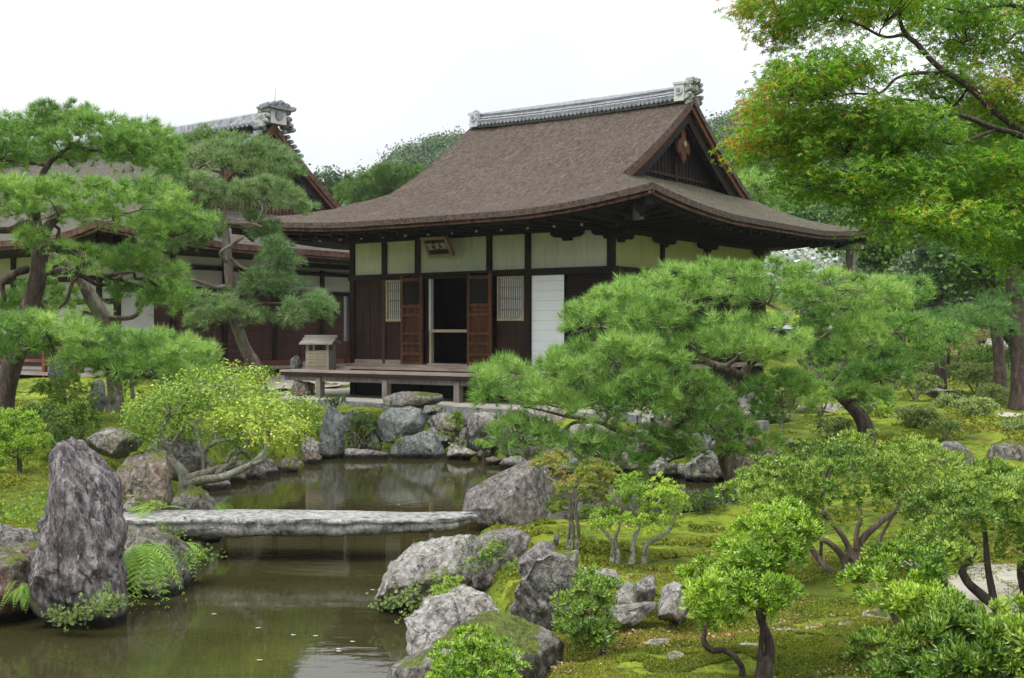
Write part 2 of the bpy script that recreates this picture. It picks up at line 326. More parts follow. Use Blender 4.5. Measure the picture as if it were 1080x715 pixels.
def roofmat(name, cols, moss, flow='y'):
    m, t, p, o = nt(name)
    v = mapped(t, (1, 1, 1)); n1 = tnoise(t, v, 15, 6, .8); n2 = tnoise(t, v, .8, 5, .6, .4)
    s = mapped(t, (5, 1.0, 1.0) if flow == 'y' else (1.0, 5, 1.0)); n3 = tnoise(t, s, 5, 6, .7)
    n4 = tnoise(t, v, 9, 6, .7)
    c = ramp(t, n2, [(.32, cols[0]), (.5, cols[1]), (.68, cols[2])])
    c = mixc(t, .75, c, ramp(t, n1, [(.36, tuple(x * .15 for x in cols[1])), (.5, cols[1]), (.62, tuple(x * 2.3 for x in cols[1]))]))
    n8 = tnoise(t, v, 38, 3, .6); c = mixc(t, ramp(t, n8, [(.56, (0, 0, 0)), (.64, (.6,) * 3)]), c, (.30, .27, .20))
    c = mixc(t, .45, c, ramp(t, n3, [(.38, tuple(x * .35 for x in cols[0])), (.62, cols[2])]))
    c = mixc(t, ramp(t, n4, [(.5, (0, 0, 0)), (.64, (moss,) * 3)]), c, (.19, .19, .11))
    tc3 = N(t, 'ShaderNodeTexCoord'); sp = N(t, 'ShaderNodeSeparateXYZ'); t.links.new(tc3.outputs['Object'], sp.inputs[0]); sw = N(t, 'ShaderNodeMath', operation='MULTIPLY_ADD'); t.links.new(sp.outputs[2], sw.inputs[0]); sw.inputs[1].default_value = 24; t.links.new(n4, sw.inputs[2]); fr = N(t, 'ShaderNodeMath', operation='FRACT'); t.links.new(sw.outputs[0], fr.inputs[0])
    c = mixc(t, ramp(t, fr.outputs[0], [(0, (.30,) * 3), (.3, (0, 0, 0))]), c, tuple(x * .4 for x in cols[0]))
    n7 = tnoise(t, v, 2.6, 6, .7, 1); c = mixc(t, ramp(t, n7, [(.55, (0, 0, 0)), (.68, (.25,) * 3)]), c, tuple(x * 1.6 for x in cols[2]))
    t.links.new(c, p.inputs[0]); p.inputs['Roughness'].default_value = .95; p.inputs['Specular IOR Level'].default_value = .15
    t.links.new(bump(t, n4, 1.0, .09, bump(t, n1, 1.0, .07)), p.inputs['Normal']); return m
M['roof'] = roofmat('cypress_bark_roof', [(.048, .034, .028), (.108, .074, .060), (.20, .165, .145)], .45)
M['roof_grey'] = roofmat('grey_bark_roof', [(.09, .078, .07), (.14, .125, .11), (.20, .18, .165)], .5)
M['roof_olive'] = roofmat('mossy_bark_roof', [(.075, .066, .045), (.12, .105, .075), (.17, .15, .115)], .8, 'x')
M['bark_edge'] = flat('eave_bark_edge', (.10, .068, .056), .95, .45, 14, .8)
M['bark_edge_red'] = flat('eave_red_edge', (.12, .055, .038), .9, .5, 8, .5)

# moss ground
m, t, p, o = nt('moss_ground'); v = mapped(t)
n1 = tnoise(t, v, .9, 6, .6, .5); n2 = tnoise(t, v, 7, 6, .7); n3 = tnoise(t, v, 45, 4, .7); n4 = tnoise(t, v, 2.1, 4, .6, 1)
c = ramp(t, n1, [(.30, (.085, .10, .018)), (.45, (.13, .18, .022)), (.58, (.24, .31, .030)), (.72, (.34, .36, .045))])
c = mixc(t, ramp(t, n2, [(.40, (.9,) * 3), (.50, (0,) * 3)]), c, (.055, .075, .014))
c = mixc(t, ramp(t, n4, [(.60, (0,) * 3), (.68, (.75,) * 3)]), c, (.16, .095, .045))
c = mixc(t, ramp(t, n3, [(.3, (.7,) * 3), (.5, (0,) * 3)]), c, (.045, .05, .012))
t.links.new(c, p.inputs[0]); p.inputs['Roughness'].default_value = 1; p.inputs['Specular IOR Level'].default_value = .1
t.links.new(bump(t, n2, .9, .08, bump(t, n3, .9, .02)), p.inputs['Normal']); M['moss'] = m
# pond water
m, t, p, o = nt('pond_water'); v = mapped(t, (1, 2.6, 1))
n1 = tnoise(t, v, 3.2, 3, .5, .3); n2 = tnoise(t, v, 1.1, 2); n3 = tnoise(t, v, 14, 2)
p.inputs['Base Color'].default_value = (.085, .066, .026, 1)
t.links.new(ramp(t, n2, [(.3, (.036, .034, .013)), (.7, (.027, .025, .009))]), p.inputs[0])
p.inputs['Roughness'].default_value = .015; p.inputs['IOR'].default_value = 1.333; p.inputs['Specular IOR Level'].default_value = .5
t.links.new(bump(t, n1, .10, .012, bump(t, n3, .05, .003)), p.inputs['Normal']); M['water'] = m

# ------------------------------------------------------------ foliage tools
def unit(a): return a / (np.linalg.norm(a, axis=-1, keepdims=True) + 1e-9)
def inpoly(poly, q):
    poly = np.asarray(poly, float); x, y = q[:, 0], q[:, 1]; r = np.zeros(len(q), bool); n = len(poly); j = n - 1
    for i in range(n):
        xi, yi = poly[i]; xj, yj = poly[j]
        r ^= ((yi > y) != (yj > y)) & (x < (xj - xi) * (y - yi) / (yj - yi + 1e-12) + xi); j = i
    return r
def edgedist(poly, q):
    poly = np.asarray(poly, float); d = np.full(len(q), 1e9); n = len(poly)
    for i in range(n):
        a = poly[i]; b = poly[(i + 1) % n]; ab = b - a
        tt = np.clip(((q - a) @ ab) / (ab @ ab + 1e-12), 0, 1); d = np.minimum(d, np.linalg.norm(q - (a + tt[:, None] * ab), axis=1))
    return d
def T_needle(rng, n, L, w, spread=(15, 80)):
    th = np.radians(rng.uniform(*spread, n)); ph = rng.uniform(0, 2 * math.pi, n); l = L * rng.uniform(.75, 1.1, n)
    d = np.stack([np.sin(th) * np.cos(ph), np.sin(th) * np.sin(ph), np.cos(th)], 1)
    s = unit(np.cross(d, rng.normal(size=(n, 3)))) * w / 2; b = d * L * .04 + np.array((0, 0, -.25 * L)) * rng.uniform(0, 1, (n, 1))
    V = np.stack([b - s, b + s, b + d * l[:, None]], 1).reshape(-1, 3); return V, np.arange(n * 3).reshape(-1, 3)
def T_rosette(rng, n, L, w, spread=(25, 80), fold=.25):
    V = []; F = []
    for i in range(n):
        th = math.radians(rng.uniform(*spread)); ph = i * 2.4 + rng.uniform(-.3, .3); l = L * rng.uniform(.7, 1.1)
        d = np.array((math.sin(th) * math.cos(ph), math.sin(th) * math.sin(ph), math.cos(th)))
        s = np.array((-math.sin(ph), math.cos(ph), 0)); nn = np.cross(s, d)
        m_ = d * l * .55 + nn * fold * w; k = len(V)
        V += [d * l * .05, m_ + s * w / 2, d * l - nn * .12 * l, m_ - s * w / 2, d * l * .5 - nn * .0]
        F += [(k, k + 1, k + 4), (k + 1, k + 2, k + 4), (k + 2, k + 3, k + 4), (k + 3, k, k + 4)]
    return np.array(V), np.array(F)
def T_leaf(rng, n, L, w, spread=.8):
    """n loose leaves in a small cloud"""
    V = []; F = []
    for i in range(n):
        c = rng.normal(size=3) * L * spread; d = unit(rng.normal(size=3) * np.array((1, 1, .45)) + np.array((0, 0, .1))); s = unit(np.cross(d, rng.normal(size=3) * .5 + np.array((0, 0, 1.)))); k = len(V)
        V += [c, c + d * L * .5 + s * w / 2, c + d * L, c + d * L * .5 - s * w / 2]; F.append((k, k + 1, k + 2, k + 3))
    return np.array(V), np.array(F)
def T_maple(rng, n, L, spread=1.4):
    V = []; F = []
    for i in range(n):
        c = rng.normal(size=3) * L * spread * np.array((1, 1, .35)); up = unit(rng.normal(size=3) * .45 + np.array((0, 0, 1.)))
        a = unit(np.cross(up, rng.normal(size=3))); b = np.cross(up, a); sz = L * rng.uniform(.7, 1.15)
        lobes = [(0, 1.0), (.95, .85), (-.95, .85), (1.9, .55), (-1.9, .55)]
        for ang, ll in lobes:
            k = len(V); d = a * math.cos(ang) + b * math.sin(ang); s = -a * math.sin(ang) + b * math.cos(ang)
            V += [c, c + (d * .45 + s * .16) * sz * ll, c + d * sz * ll - up * .15 * sz, c + (d * .45 - s * .16) * sz * ll]; F.append((k, k + 1, k + 2, k + 3))
    return np.array(V), np.array(F)
def scatter(geo, temps, pos, axis, scale, tone, rng, tj=.25):
    n = len(pos); axis = unit(axis); which = rng.integers(0, len(temps), n)
    ref = rng.normal(size=(n, 3)); X = unit(np.cross(axis, ref)); Y = np.cross(axis, X)
    for k, (TV, TF) in enumerate(temps):
        idx = np.where(which == k)[0]
        if not len(idx): continue
        V = pos[idx][:, None, :] + scale[idx][:, None, None] * (TV[None, :, 0:1] * X[idx][:, None, :] + TV[None, :, 1:2] * Y[idx][:, None, :] + TV[None, :, 2:3] * axis[idx][:, None, :])
        F = TF[None] + (np.arange(len(idx)) * len(TV))[:, None, None]
        tn = np.clip(tone[idx][:, None] + rng.normal(size=(len(idx), len(TF))) * tj, 0, 1).ravel()
        geo.add(V.reshape(-1, 3), F.reshape(-1, TF.shape[1]), tn)
def fill(poly, Y, thick, dens, rng, hollow=.5, inset=0):
    """points through the volume of a crown whose front view at distance Y is poly (px); returns centres, outward directions"""
    poly = np.asarray(poly, float); lo = poly.min(0); hi = poly.max(0); k = Y / FPX
    area = .5 * abs(np.dot(poly[:, 0], np.roll(poly[:, 1], 1)) - np.dot(poly[:, 1], np.roll(poly[:, 0], 1)))
    n = max(3, int(area * k * k * dens)); pts = np.zeros((0, 2)); q = rng.uniform(lo, hi, (500, 2)); q = q[inpoly(poly, q)]; ins_ = min(inset / k, .28 * edgedist(poly, q).max())
    while len(pts) < n:
        q = rng.uniform(lo, hi, (n * 2, 2)); q = q[inpoly(poly, q)]; pts = np.vstack([pts, q[edgedist(poly, q) > ins_] if len(q) else q])
    pts = pts[:n]; ed = edgedist(poly, pts); dm = max(ed.max(), 1e-3)
    half = thick * np.sqrt(np.clip(1 - (1 - np.clip(ed / dm, 0, 1)) ** 2, 0, 1))
    s = rng.uniform(-1, 1, n); s = np.sign(s) * np.abs(s) ** hollow
    Yp = Y + s * half
    W = np.stack([(pts[:, 0] - CX) * k, Yp, CAMZ - (pts[:, 1] - HOR) * k], 1)
    cw = W.mean(0); ext = W.max(0) - W.min(0) + .1
    out = unit((W - cw) / ext + np.array((0, 0, .35)))
    return W, out
def clumps(W, out, rng, r, per, up=.6, flat_=.7):
    n = len(W); d = unit(rng.normal(size=(n, per, 3)) + out[:, None, :] * .9 + np.array((0, 0, up)))
    rr = r[:, None, None] if isinstance(r, np.ndarray) else r
    pos = W[:, None, :] + d * np.array((1, 1, flat_)) * rr * rng.uniform(.55, 1.0, (n, per, 1))
    return pos.reshape(-1, 3), d.reshape(-1, 3), np.repeat(np.arange(n), per)
def smoothnoise_tone(W, rng, base=.5, amp=.22, sc=1.2): return np.clip(base + amp * noise3(W * sc + rng.uniform(0, 50)) * 1.4 + rng.normal(size=len(W)) * .07, 0, 1)
# ------------------------------------------------------------ ground and pond
POND = [(-14, 2.5), (-14, 10.5), (-6, 9.6)] + [tuple(G(*q)[:2]) for q in [(0, 640), (35, 645), (85, 640), (130, 628), (165, 612), (178, 595), (188, 575), (165, 560), (168, 540), (205, 519), (250, 502), (325, 490), (342, 476), (400, 472), (470, 472), (505, 478), (560, 489), (640, 494), (700, 493), (755, 493), (790, 500)]] \
    + [tuple(G(*q)[:2]) for q in [(800, 520), (770, 541), (720, 549), (640, 553), (580, 555), (500, 556)]] + [(-.55, 12.2), (-.85, 11.2), (-.95, 10.0), (-.42, 9.5), (-.28, 8.5), (-.22, 7.6), (-.08, 6.5), (-.05, 5.5), (-.4, 2.5)]
POND = np.array(POND)
def gpt(px, py, z): g = G(px, py, z); return (g[0], g[1], z)
CTRL = [gpt(510, 560, .12), gpt(560, 558, .10), gpt(620, 562, .13), gpt(700, 566, .15), gpt(640, 556, .10), (-.6, 11.2, .22), gpt(604, 577, .30), gpt(665, 587, .30), gpt(540, 610, .36), gpt(520, 625, .38), gpt(550, 690, .34), gpt(600, 685, .34), gpt(640, 655, .33), gpt(700, 656, .35), gpt(700, 705, .48), gpt(805, 702, .56), gpt(785, 704, .56), gpt(820, 702, .56), gpt(770, 712, .56), gpt(860, 690, .55), gpt(1000, 690, .58), gpt(800, 612, .32), gpt(895, 608, .34), gpt(1040, 600, .42), gpt(760, 580, .2),
        gpt(730, 552, .12), gpt(1000, 545, .38), gpt(900, 520, .3), gpt(1060, 520, .4), (-4.3, 9.6, .55), gpt(30, 520, .62), gpt(60, 480, .78), gpt(5, 500, .75), gpt(120, 435, 1.05), gpt(10, 432, 1.08), gpt(160, 470, .55), gpt(250, 430, .62), gpt(200, 505, .25), gpt(160, 545, .12), gpt(150, 565, .2),
        (-8, 20, 1.05), (-12, 14, 1.0), (-14, 22, 1.2), (-10, 27, 1.1), (-4.8, 25, .75), (-1.5, 23, .7), (1, 21, .7), (3, 24, .7), (2, 27, .7), (-3, 28, .7), (-14, 34, 1.1), (-5, 36, 1.1), (4, 34, .9),
        gpt(640, 470, .5), gpt(740, 465, .55), gpt(850, 455, .72), gpt(960, 440, .80), gpt(1060, 440, .82), gpt(830, 485, .5), gpt(960, 480, .55), gpt(1070, 490, .5), gpt(900, 425, .85), gpt(1000, 410, .95), gpt(1070, 395, 1.1), gpt(900, 400, .95), gpt(780, 420, .75),
        (14, 30, 1.5), (20, 22, 1.4), (12, 12, .7), (6, 6, .65), (0, 0, .6), (4, 2, .6), (-14, 0, .5), (10, 45, 2.0), (30, 60, 4), (-20, 60, 2.0), (-60, 60, 2), (60, 40, 3), (0, 90, 4)]
CTRL = np.array(CTRL)
def pond_sd(x, y):
    q = np.stack([np.ravel(x), np.ravel(y)], 1); d = edgedist(POND, q); ins = inpoly(POND, q)
    return np.where(ins, -d, d).reshape(np.shape(x))
def sstep(a, b, x): u = np.clip((x - a) / (b - a), 0, 1); return u * u * (3 - 2 * u)
def ground_h(x, y):
    x = np.asarray(x, float); y = np.asarray(y, float); num = 0; den = 0
    for cx, cy, cz in CTRL:
        w = 1 / (((x - cx) ** 2 + (y - cy) ** 2) + .05) ** 1.6; num = num + w * cz; den = den + w
    h = num / den
    p = np.stack([x, y, np.zeros_like(x)], -1)
    near = np.clip(1.5 - np.hypot(x, y) / 60, 0, 1)
    h = h + near * (.055 * noise3(p * .9, 3) + .035 * noise3(p * 2.7, 5) + .020 * noise3(p * 6, 6))
    sd = pond_sd(x, y); sd = sd + .06 * noise3(p * 3, 9)
    land = sstep(-.05, .34, sd); bed = -.5 * sstep(0, .8, -sd) - .12
    return bed * (1 - land) + h * land
def gz(x, y): return float(ground_h(np.array([x]), np.array([y]))[0])
def nonuni(lo, hi, step, far_lo, far_hi, g=1.13):
    a = list(np.arange(lo, hi, step)); s = step; x = a[-1]
    while x < far_hi: s *= g; x += s; a.append(x)
    s = step; x = a[0]; b = []
    while x > far_lo: s *= g; x -= s; b.append(x)
    return np.array(b[::-1] + a)
xs = nonuni(-7, 9, .085, -900, 900); ys = nonuni(3, 22, .085, -120, 1600)
XX, YY = np.meshgrid(xs, ys); HH = ground_h(XX, YY)
nx, ny = len(xs), len(ys); ii = (np.arange(ny - 1)[:, None] * nx + np.arange(nx - 1)[None]).ravel()
g = Geo(); g.add(np.stack([XX, YY, HH], -1).reshape(-1, 3), np.stack([ii, ii + 1, ii + nx + 1, ii + nx], 1))
tag(g.build('ground', M['moss'], smooth=True), kind='structure')
g = Geo(); wx = np.linspace(-16, 8, 60); wy = np.linspace(0, 24, 60); WX, WY = np.meshgrid(wx, wy)
ii = (np.arange(59)[:, None] * 60 + np.arange(59)[None]).ravel()
g.add(np.stack([WX, WY, WX * 0], -1).reshape(-1, 3), np.stack([ii, ii + 1, ii + 61, ii + 60], 1))
tag(g.build('pond_water', M['water'], smooth=True), kind='structure')
def sheet(name, mat, pts, lift=.012):
    """a draped sheet on the ground inside a world-plane polygon"""
    pts = np.array(pts); lo = pts.min(0); hi = pts.max(0); n = 40
    X, Y = np.meshgrid(np.linspace(lo[0], hi[0], n), np.linspace(lo[1], hi[1], n)); q = np.stack([X.ravel(), Y.ravel()], 1)
    ins = inpoly(pts, q).reshape(n, n); H = ground_h(X, Y) + lift
    f = [(j * n + i, j * n + i + 1, (j + 1) * n + i + 1, (j + 1) * n + i) for j in range(n - 1) for i in range(n - 1) if ins[j, i] or ins[j + 1, i + 1]]
    g = Geo(); g.add(np.stack([X, Y, H], -1).reshape(-1, 3), np.array(f)); return tag(g.build(name, mat, smooth=True), kind='structure')
sheet('sand_path', M['sand'], [G(*q)[:2] for q in [(985, 640, .46), (1002, 608, .46), (1030, 594, .46), (1160, 590, .46), (1160, 650, .46), (1060, 648, .46)]])
sheet('sand_clearing', M['sand'], [G(*q)[:2] for q in [(1049, 437, .84), (1060, 431, .84), (1090, 429, .84), (1200, 428, .84), (1200, 443, .84), (1080, 441, .84)]])
# ------------------------------------------------------------ buildings
RZ = math.atan2(-.588, .809)
def smoothprofile(pts, n=26):
    pts = np.array(pts, float); x = np.linspace(pts[0, 0], pts[-1, 0], n); P_ = np.polyfit(pts[:, 0], pts[:, 1], min(len(pts) - 1, 4)); return x, np.polyval(P_, x)
def roof_mesh(parent, mat, xL, xR, vL, vR, yF, yB, prof, dh, th=.17, up=.30, inset=.55, side_mat=None, edge_mat=None, name='roof'):
    pf = np.polyfit(*np.array(prof).T, min(len(prof) - 1, 4)); dr = prof[-1][0]
    Fz = lambda d: np.polyval(pf, d)
    def upf(t, d): return up * np.clip(1 - t / 1.55, 0, 1) ** 1.8 * np.clip(1 - d / dh, 0, 1)
    patches = []
    ds = np.unique(np.concatenate([np.linspace(0, dh, 16), np.linspace(dh, dr, 18)])); us = np.linspace(0, 1, 72)
    for sg in (0, 1):
        X = []; 
        for d in ds:
            k = min(1, d / dh); xl = xL + (vL - xL) * k; xr = xR + (vR - xR) * k
            x = xl + (xr - xl) * us; t = np.minimum((x - xL) / (vL - xL), (xR - x) / (xR - vR))
            y = (yF + d if sg == 0 else yB - d); X.append(np.stack([x, np.full_like(x, y), Fz(d) + upf(t, d) + (k >= 1) * .0 * x], 1))
        patches.append(np.array(X) if sg == 0 else np.array(X)[:, ::-1])
    sides = []
    for sg in (0, 1):
        w = (xR - vR) if sg == 0 else (vL - xL); X = []
        for dd in np.concatenate([np.linspace(0, w, 16), [w + inset * .5, w + inset]]):
            k = min(1, dd / w); d = dh * k; ya = yF + d + max(0, dd - w) * 1.5; yb = yB - d - max(0, dd - w) * 1.5; y = ya + (yb - ya) * us
            t = np.minimum((y - yF) / dh, (yB - y) / dh); z = Fz(d) + upf(t, d) + max(0, dd - w) * .38
            x = (xR - dd) if sg == 0 else (xL + dd); X.append(np.stack([np.full_like(y, x), y, z], 1))
        sides.append(np.array(X) if sg == 0 else np.array(X)[:, ::-1])
    objs = []
    for pl, mt, nm in ((patches, mat, name), (sides[:1], side_mat or mat, 'side_roof'), (sides[1:], side_mat or mat, 'side_roof')):
        g = Geo()
        for A in pl:
            a, b = A.shape[:2]; ii = (np.arange(a - 1)[:, None] * b + np.arange(b - 1)[None]).ravel()
            q = np.stack([ii, ii + 1, ii + b + 1, ii + b], 1)
            rag = A.copy(); rag[..., 2] += .018 * fbm(A * 4, 3, 4)
            g.add(rag.reshape(-1, 3), q)
            B = A.copy(); B[..., 2] -= th; g.add(B.reshape(-1, 3), q[:, ::-1])
        o = g.build(nm, mt, parent, smooth=True); objs.append(o)
    # the cut edge of the bark, and the board under it, along eaves and verges
    def strip(nm, line, dz0, dz1, ins, mt, thick=.06, rough=0):
        line = np.array(line); c = np.array(((xL + xR) / 2, (yF + yB) / 2, 0)); tt = np.gradient(line, axis=0); nrm = np.stack([tt[:, 1], -tt[:, 0], 0 * tt[:, 0]], 1); nrm = unit(nrm)
        sgn = np.sign(((line - c) * nrm).sum(1).mean()); nrm *= sgn if sgn else 1
        a = line - nrm * ins; b = a - nrm * thick
        V = np.stack([a + (0, 0, dz0), a + (0, 0, dz1), b + (0, 0, dz1), b + (0, 0, dz0)], 1)
        if rough: V[:, 1, 2] += rough * noise3(line * 9); V[:, 0] += nrm * .01
        n = len(line); V = V.reshape(-1, 3)
        F = [(i * 4 + k, i * 4 + (k + 1) % 4, i * 4 + 4 + (k + 1) % 4, i * 4 + 4 + k) for i in range(n - 1) for k in range(4)] + [(0, 1, 2, 3), (n * 4 - 1, n * 4 - 2, n * 4 - 3, n * 4 - 4)]
        return Geo().add(V, np.array(F)).build(nm, mt, parent)
    em = edge_mat or M['bark_edge']
    for L in (patches[0][0], patches[1][0], sides[0][0], sides[1][0]):
        strip('bark_edge', L, .010, -th + .02, -.012, em, .1, .012)
        strip('eave_board', L, -th + .02, -th - .05, .03, M['bark_edge_red'], .05)
    for k, (vx, sgx) in enumerate(((vR, 1), (vL, -1))):
        for A, s in ((patches[0], 0), (patches[1], 1)):
            col = -1 if (k == 0) == (s == 0) else 0
            i0 = np.argmin(abs(ds - dh)) ; L = A[i0:, col].copy()
            # verge: bark edge then a curved bargeboard
            for nm, d0, d1, x0, x1, mt in (('verge_bark', .012, -th - .01, .0, .012, em), ('bargeboard', -th, -th - .13, -.10, -.04, M['wood_red']), ('inner_bargeboard', -th - .1, -th - .42, -.20, -.13, M['wood_black'])):
                V = np.concatenate([L + (sgx * x0, 0, d0), L + (sgx * x1, 0, d0), L + (sgx * x1, 0, d1), L + (sgx * x0, 0, d1)]); n = len(L)
                F = [(j * n + i, j * n + i + 1, ((j + 1) % 4) * n + i + 1, ((j + 1) % 4) * n + i) for j in range(4) for i in range(n - 1)] + [(0, n, 2 * n, 3 * n), (n - 1, 2 * n - 1, 3 * n - 1, 4 * n - 1)]
                Geo().add(V, np.array(F)).build(nm, mt, parent)
    return Fz, upf

def gable_wall(parent, x, yF, yB, dh, Fz, dr, sgn=1, mat='wood_black', lattice=False):
    ds = np.linspace(dh - .15, dr, 14); prof = [(yF + d, Fz(d) - .2) for d in ds] + [(yB - d, Fz(d) - .2) for d in ds[::-1][1:]]
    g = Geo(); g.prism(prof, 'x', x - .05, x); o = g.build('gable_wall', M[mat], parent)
    y0, y1 = prof[0][0], prof[-1][0]; g = Geo()
    zb = Fz(dh) - .1
    for y in np.arange(y0 + .25, y1 - .2, .16 if not lattice else .14):
        d = min(y - yF, yB - y); zt = Fz(d) - .75
        if zt > zb + .15: g.box(x + .003, x + (.02 if not lattice else .05), y - (.012 if not lattice else .045), y + (.012 if not lattice else .045), zb, min(zt, zb + (9 if not lattice else .8)))
    if g.n: g.build('gable_batten', M['wood_dark'] if not lattice else M['wood_plank'], o)
    return o

# --- the hall in the middle
X0, XE = -6.89, 0.0
house = empty('temple_hall', (1.945, 23.3, 0), RZ, 'dark timber hall with brown bark roof, cream wall panels and open door behind the pond', 'temple hall')
prof = [(0, 4.44), (1.2, 4.80), (2.42, 5.33), (3.6, 5.99), (4.6, 6.66), (5.51, 7.32)]
Fz, upf = roof_mesh(house, M['roof'], -8.96, 2.06, -6.1, 0.0, -2.06, 8.96, prof, 2.42, .12, .30, side_mat=M['roof_olive'])
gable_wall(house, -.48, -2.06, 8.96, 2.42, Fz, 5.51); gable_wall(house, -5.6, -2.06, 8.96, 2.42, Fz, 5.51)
# gable pendant with carved wings
g = Geo(); pend = [(0, 6.92), (.10, 6.80), (.10, 6.66), (.24, 6.58), (.30, 6.42), (.22, 6.30), (.14, 6.38), (.10, 6.22), (0, 6.08)]
pend = [(3.45 + a, b - .22) for a, b in pend] + [(3.45 - a, b - .22) for a, b in pend[::-1][1:-1]]
g.prism(pend, 'x', -.30, -.24); po = g.build('gable_pendant', M['wood_panel'], house)
g = Geo(); g.prism([(3.45 + .07 * math.cos(a), 6.32 + .07 * math.sin(a)) for a in np.linspace(0, 2 * math.pi, 9)[:-1]], 'x', -.24, -.20); g.build('boss', M['gold'], po)
g = Geo()
for z in (5.45, 5.62): g.box(-.47, -.43, 1.0, 5.9, z - .03, z + .03)
g.box(-.47, -.42, 3.40, 3.50, 5.3, 6.4); g.build('gable_beam', M['wood_dark'], house)
# tiled ridge
xa, xb = -5.74, -.32; zr = 7.22
def rz_(x): return zr + .05 * ((x - (xa + xb) / 2) / 3) ** 2
g = Geo(); n = 24
for i in range(n):
    x0 = xa + (xb - xa) * i / n; x1 = xa + (xb - xa) * (i + 1) / n - .004; z = rz_((x0 + x1) / 2)
    g.prism([(3.17, z + .03), (3.20, z + .09), (3.26, z + .09), (3.28, z + .26), (3.36, z + .33), (3.54, z + .33), (3.62, z + .26), (3.64, z + .09), (3.70, z + .09), (3.73, z + .03), (3.70, z - .06), (3.20, z - .06)], 'x', x0, x1)
ro = g.build('ridge', M['tile'], house)
for yy, dy in ((3.15, -.06), (3.75, .06)):
    g = Geo()
    for i in range(n * 2):
        x = xa + .08 + (xb - xa - .16) * i / (n * 2 - 1); z = rz_(x) + .00
        g.prism([(x + .050 * math.cos(a), z + .02 + .050 * math.sin(a)) for a in np.linspace(0, 2 * math.pi, 8)[:-1]], 'y', yy + dy, yy)
    g.build('ridge_tile_end', M['tile'], ro)
g = Geo()
for k, (zz, yy) in enumerate(((.105, 3.185), (.27, 3.27), (.17, 3.262))):
    for i in range(n):
        x0 = xa + (xb - xa) * i / n; x1 = xa + (xb - xa) * (i + 1) / n - .01; z = rz_((x0 + x1) / 2) + zz
        g.box(x0, x1, yy - .02, yy + .01, z, z + .025); g.box(x0, x1, 6.9 - yy - .01, 6.9 - yy + .02, z, z + .025)
g.box(xa, xb, 3.38, 3.52, zr + .33, zr + .37); g.build('ridge_course', M['tile_pale'], ro)
for xe, sg in ((xb, 1), (xa, -1)):
    big = sg == 1
    h = .32 if big else .26
    g = Geo(); z = rz_(xe); g.box(min(xe, xe + sg * .24), max(xe, xe + sg * .24), 3.14, 3.76, z - .04, z + h); eo = g.build('ridge_end', M['plaster_white' if big else 'tile_pale'], house)
    g = Geo(); g.box(min(xe, xe + sg * .26) - .015, max(xe, xe + sg * .26) + .015, 3.12, 3.78, z + h, z + h + .05)
    for y0, dy in ((3.14, -.03), (3.76, .03)):
        for a0 in range(1):
            ring = [(xe + sg * .12 + .095 * math.cos(a), z + .19 + .095 * math.sin(a)) for a in np.linspace(0, 2 * math.pi, 15)[:-1]]; g.prism(ring, 'y', y0 + dy, y0)
    g.build('emblem_tile', M['tile_pale'], eo)
    g = Geo()
    for y0, dy in ((3.14, -.045), (3.76, .045)):
        ring = [(xe + sg * .12 + .045 * math.cos(a), z + .19 + .045 * math.sin(a)) for a in np.linspace(0, 2 * math.pi, 11)[:-1]]; g.prism(ring, 'y', y0 + dy, y0)
    g.build('emblem_boss', M['tile'], eo)
    g = Geo(); rngo = np.random.default_rng(5)
    if big:   # demon tile: curled lumps round an open-mouthed centre
        for a, rr, rad in [(90, .17, .09), (60, .2, .075), (120, .2, .075), (30, .2, .07), (150, .2, .07), (0, .18, .07), (180, .18, .07), (-35, .24, .075), (215, .24, .075), (-55, .3, .06), (235, .3, .06), (90, .02, .10)]:
            cy = 3.45 + rr * math.cos(R(a)) * 1.25; cz = z + .20 + rr * math.sin(R(a)) * 1.15
            for k in range(2):
                g.tube([(xe + .24, cy, cz), (xe + .33 + .05 * k, cy + .03 * math.cos(R(a)), cz + .04), (xe + .36, cy + .06 * math.cos(R(a)), cz + .07)], [rad, rad * .8, rad * .35], 8, 2)
    else:
        g.prism([(3.2, z - .02), (3.7, z - .02), (3.66, z + .34), (3.45, z + .44), (3.24, z + .34)], 'x', xe - .30, xe - .24)
    g.build('demon_tile', M['verdigris'], eo)

# rafters, soffit, brackets
g = Geo()
soff = lambda x, y: 4.20
V = []
for (x0, x1, y0, y1, za, zb_) in ((-8.80, 1.90, -1.9, 0, 4.31, 4.34), ):
    pass
def quadbox(g, a, b, c, d, t):
    V = [a, b, c, d] + [(p_[0], p_[1], p_[2] + t) for p_ in (a, b, c, d)]
    g.add(V, np.array([(0, 1, 2, 3), (7, 6, 5, 4), (0, 4, 5, 1), (1, 5, 6, 2), (2, 6, 7, 3), (3, 7, 4, 0)]))
ex, ey = 1.95, 1.95; ze = 4.24
def eave_z(t): return ze + .28 * np.clip(1 - t / 3.4, 0, 1) ** 1.9
ysn = np.linspace(0, 1, 20)
for (p0, p1, q0, q1) in (((X0, 0), (XE, 0), (X0 - ex, -ey), (XE + ex, -ey)), ((XE, 0), (XE, 6.9), (XE + ex, -ey), (XE + ex, 6.9 + ey)), ((XE, 6.9), (X0, 6.9), (XE + ex, 6.9 + ey), (X0 - ex, 6.9 + ey)), ((X0, 6.9), (X0, 0), (X0 - ex, 6.9 + ey), (X0 - ex, -ey))):
    p0, p1, q0, q1 = map(np.array, (p0, p1, q0, q1)); L = np.linalg.norm(q1 - q0)
    for i in range(19):
        a, b = ysn[i], ysn[i + 1]
        f = lambda u: (*(q0 + (q1 - q0) * u), float(eave_z(min(u, 1 - u) * L)))
        h = lambda u: (*(p0 + (p1 - p0) * u), 4.36)
        quadbox(g, h(a), h(b), f(b), f(a), .03)
g.build('soffit', M['wood_black'], house)
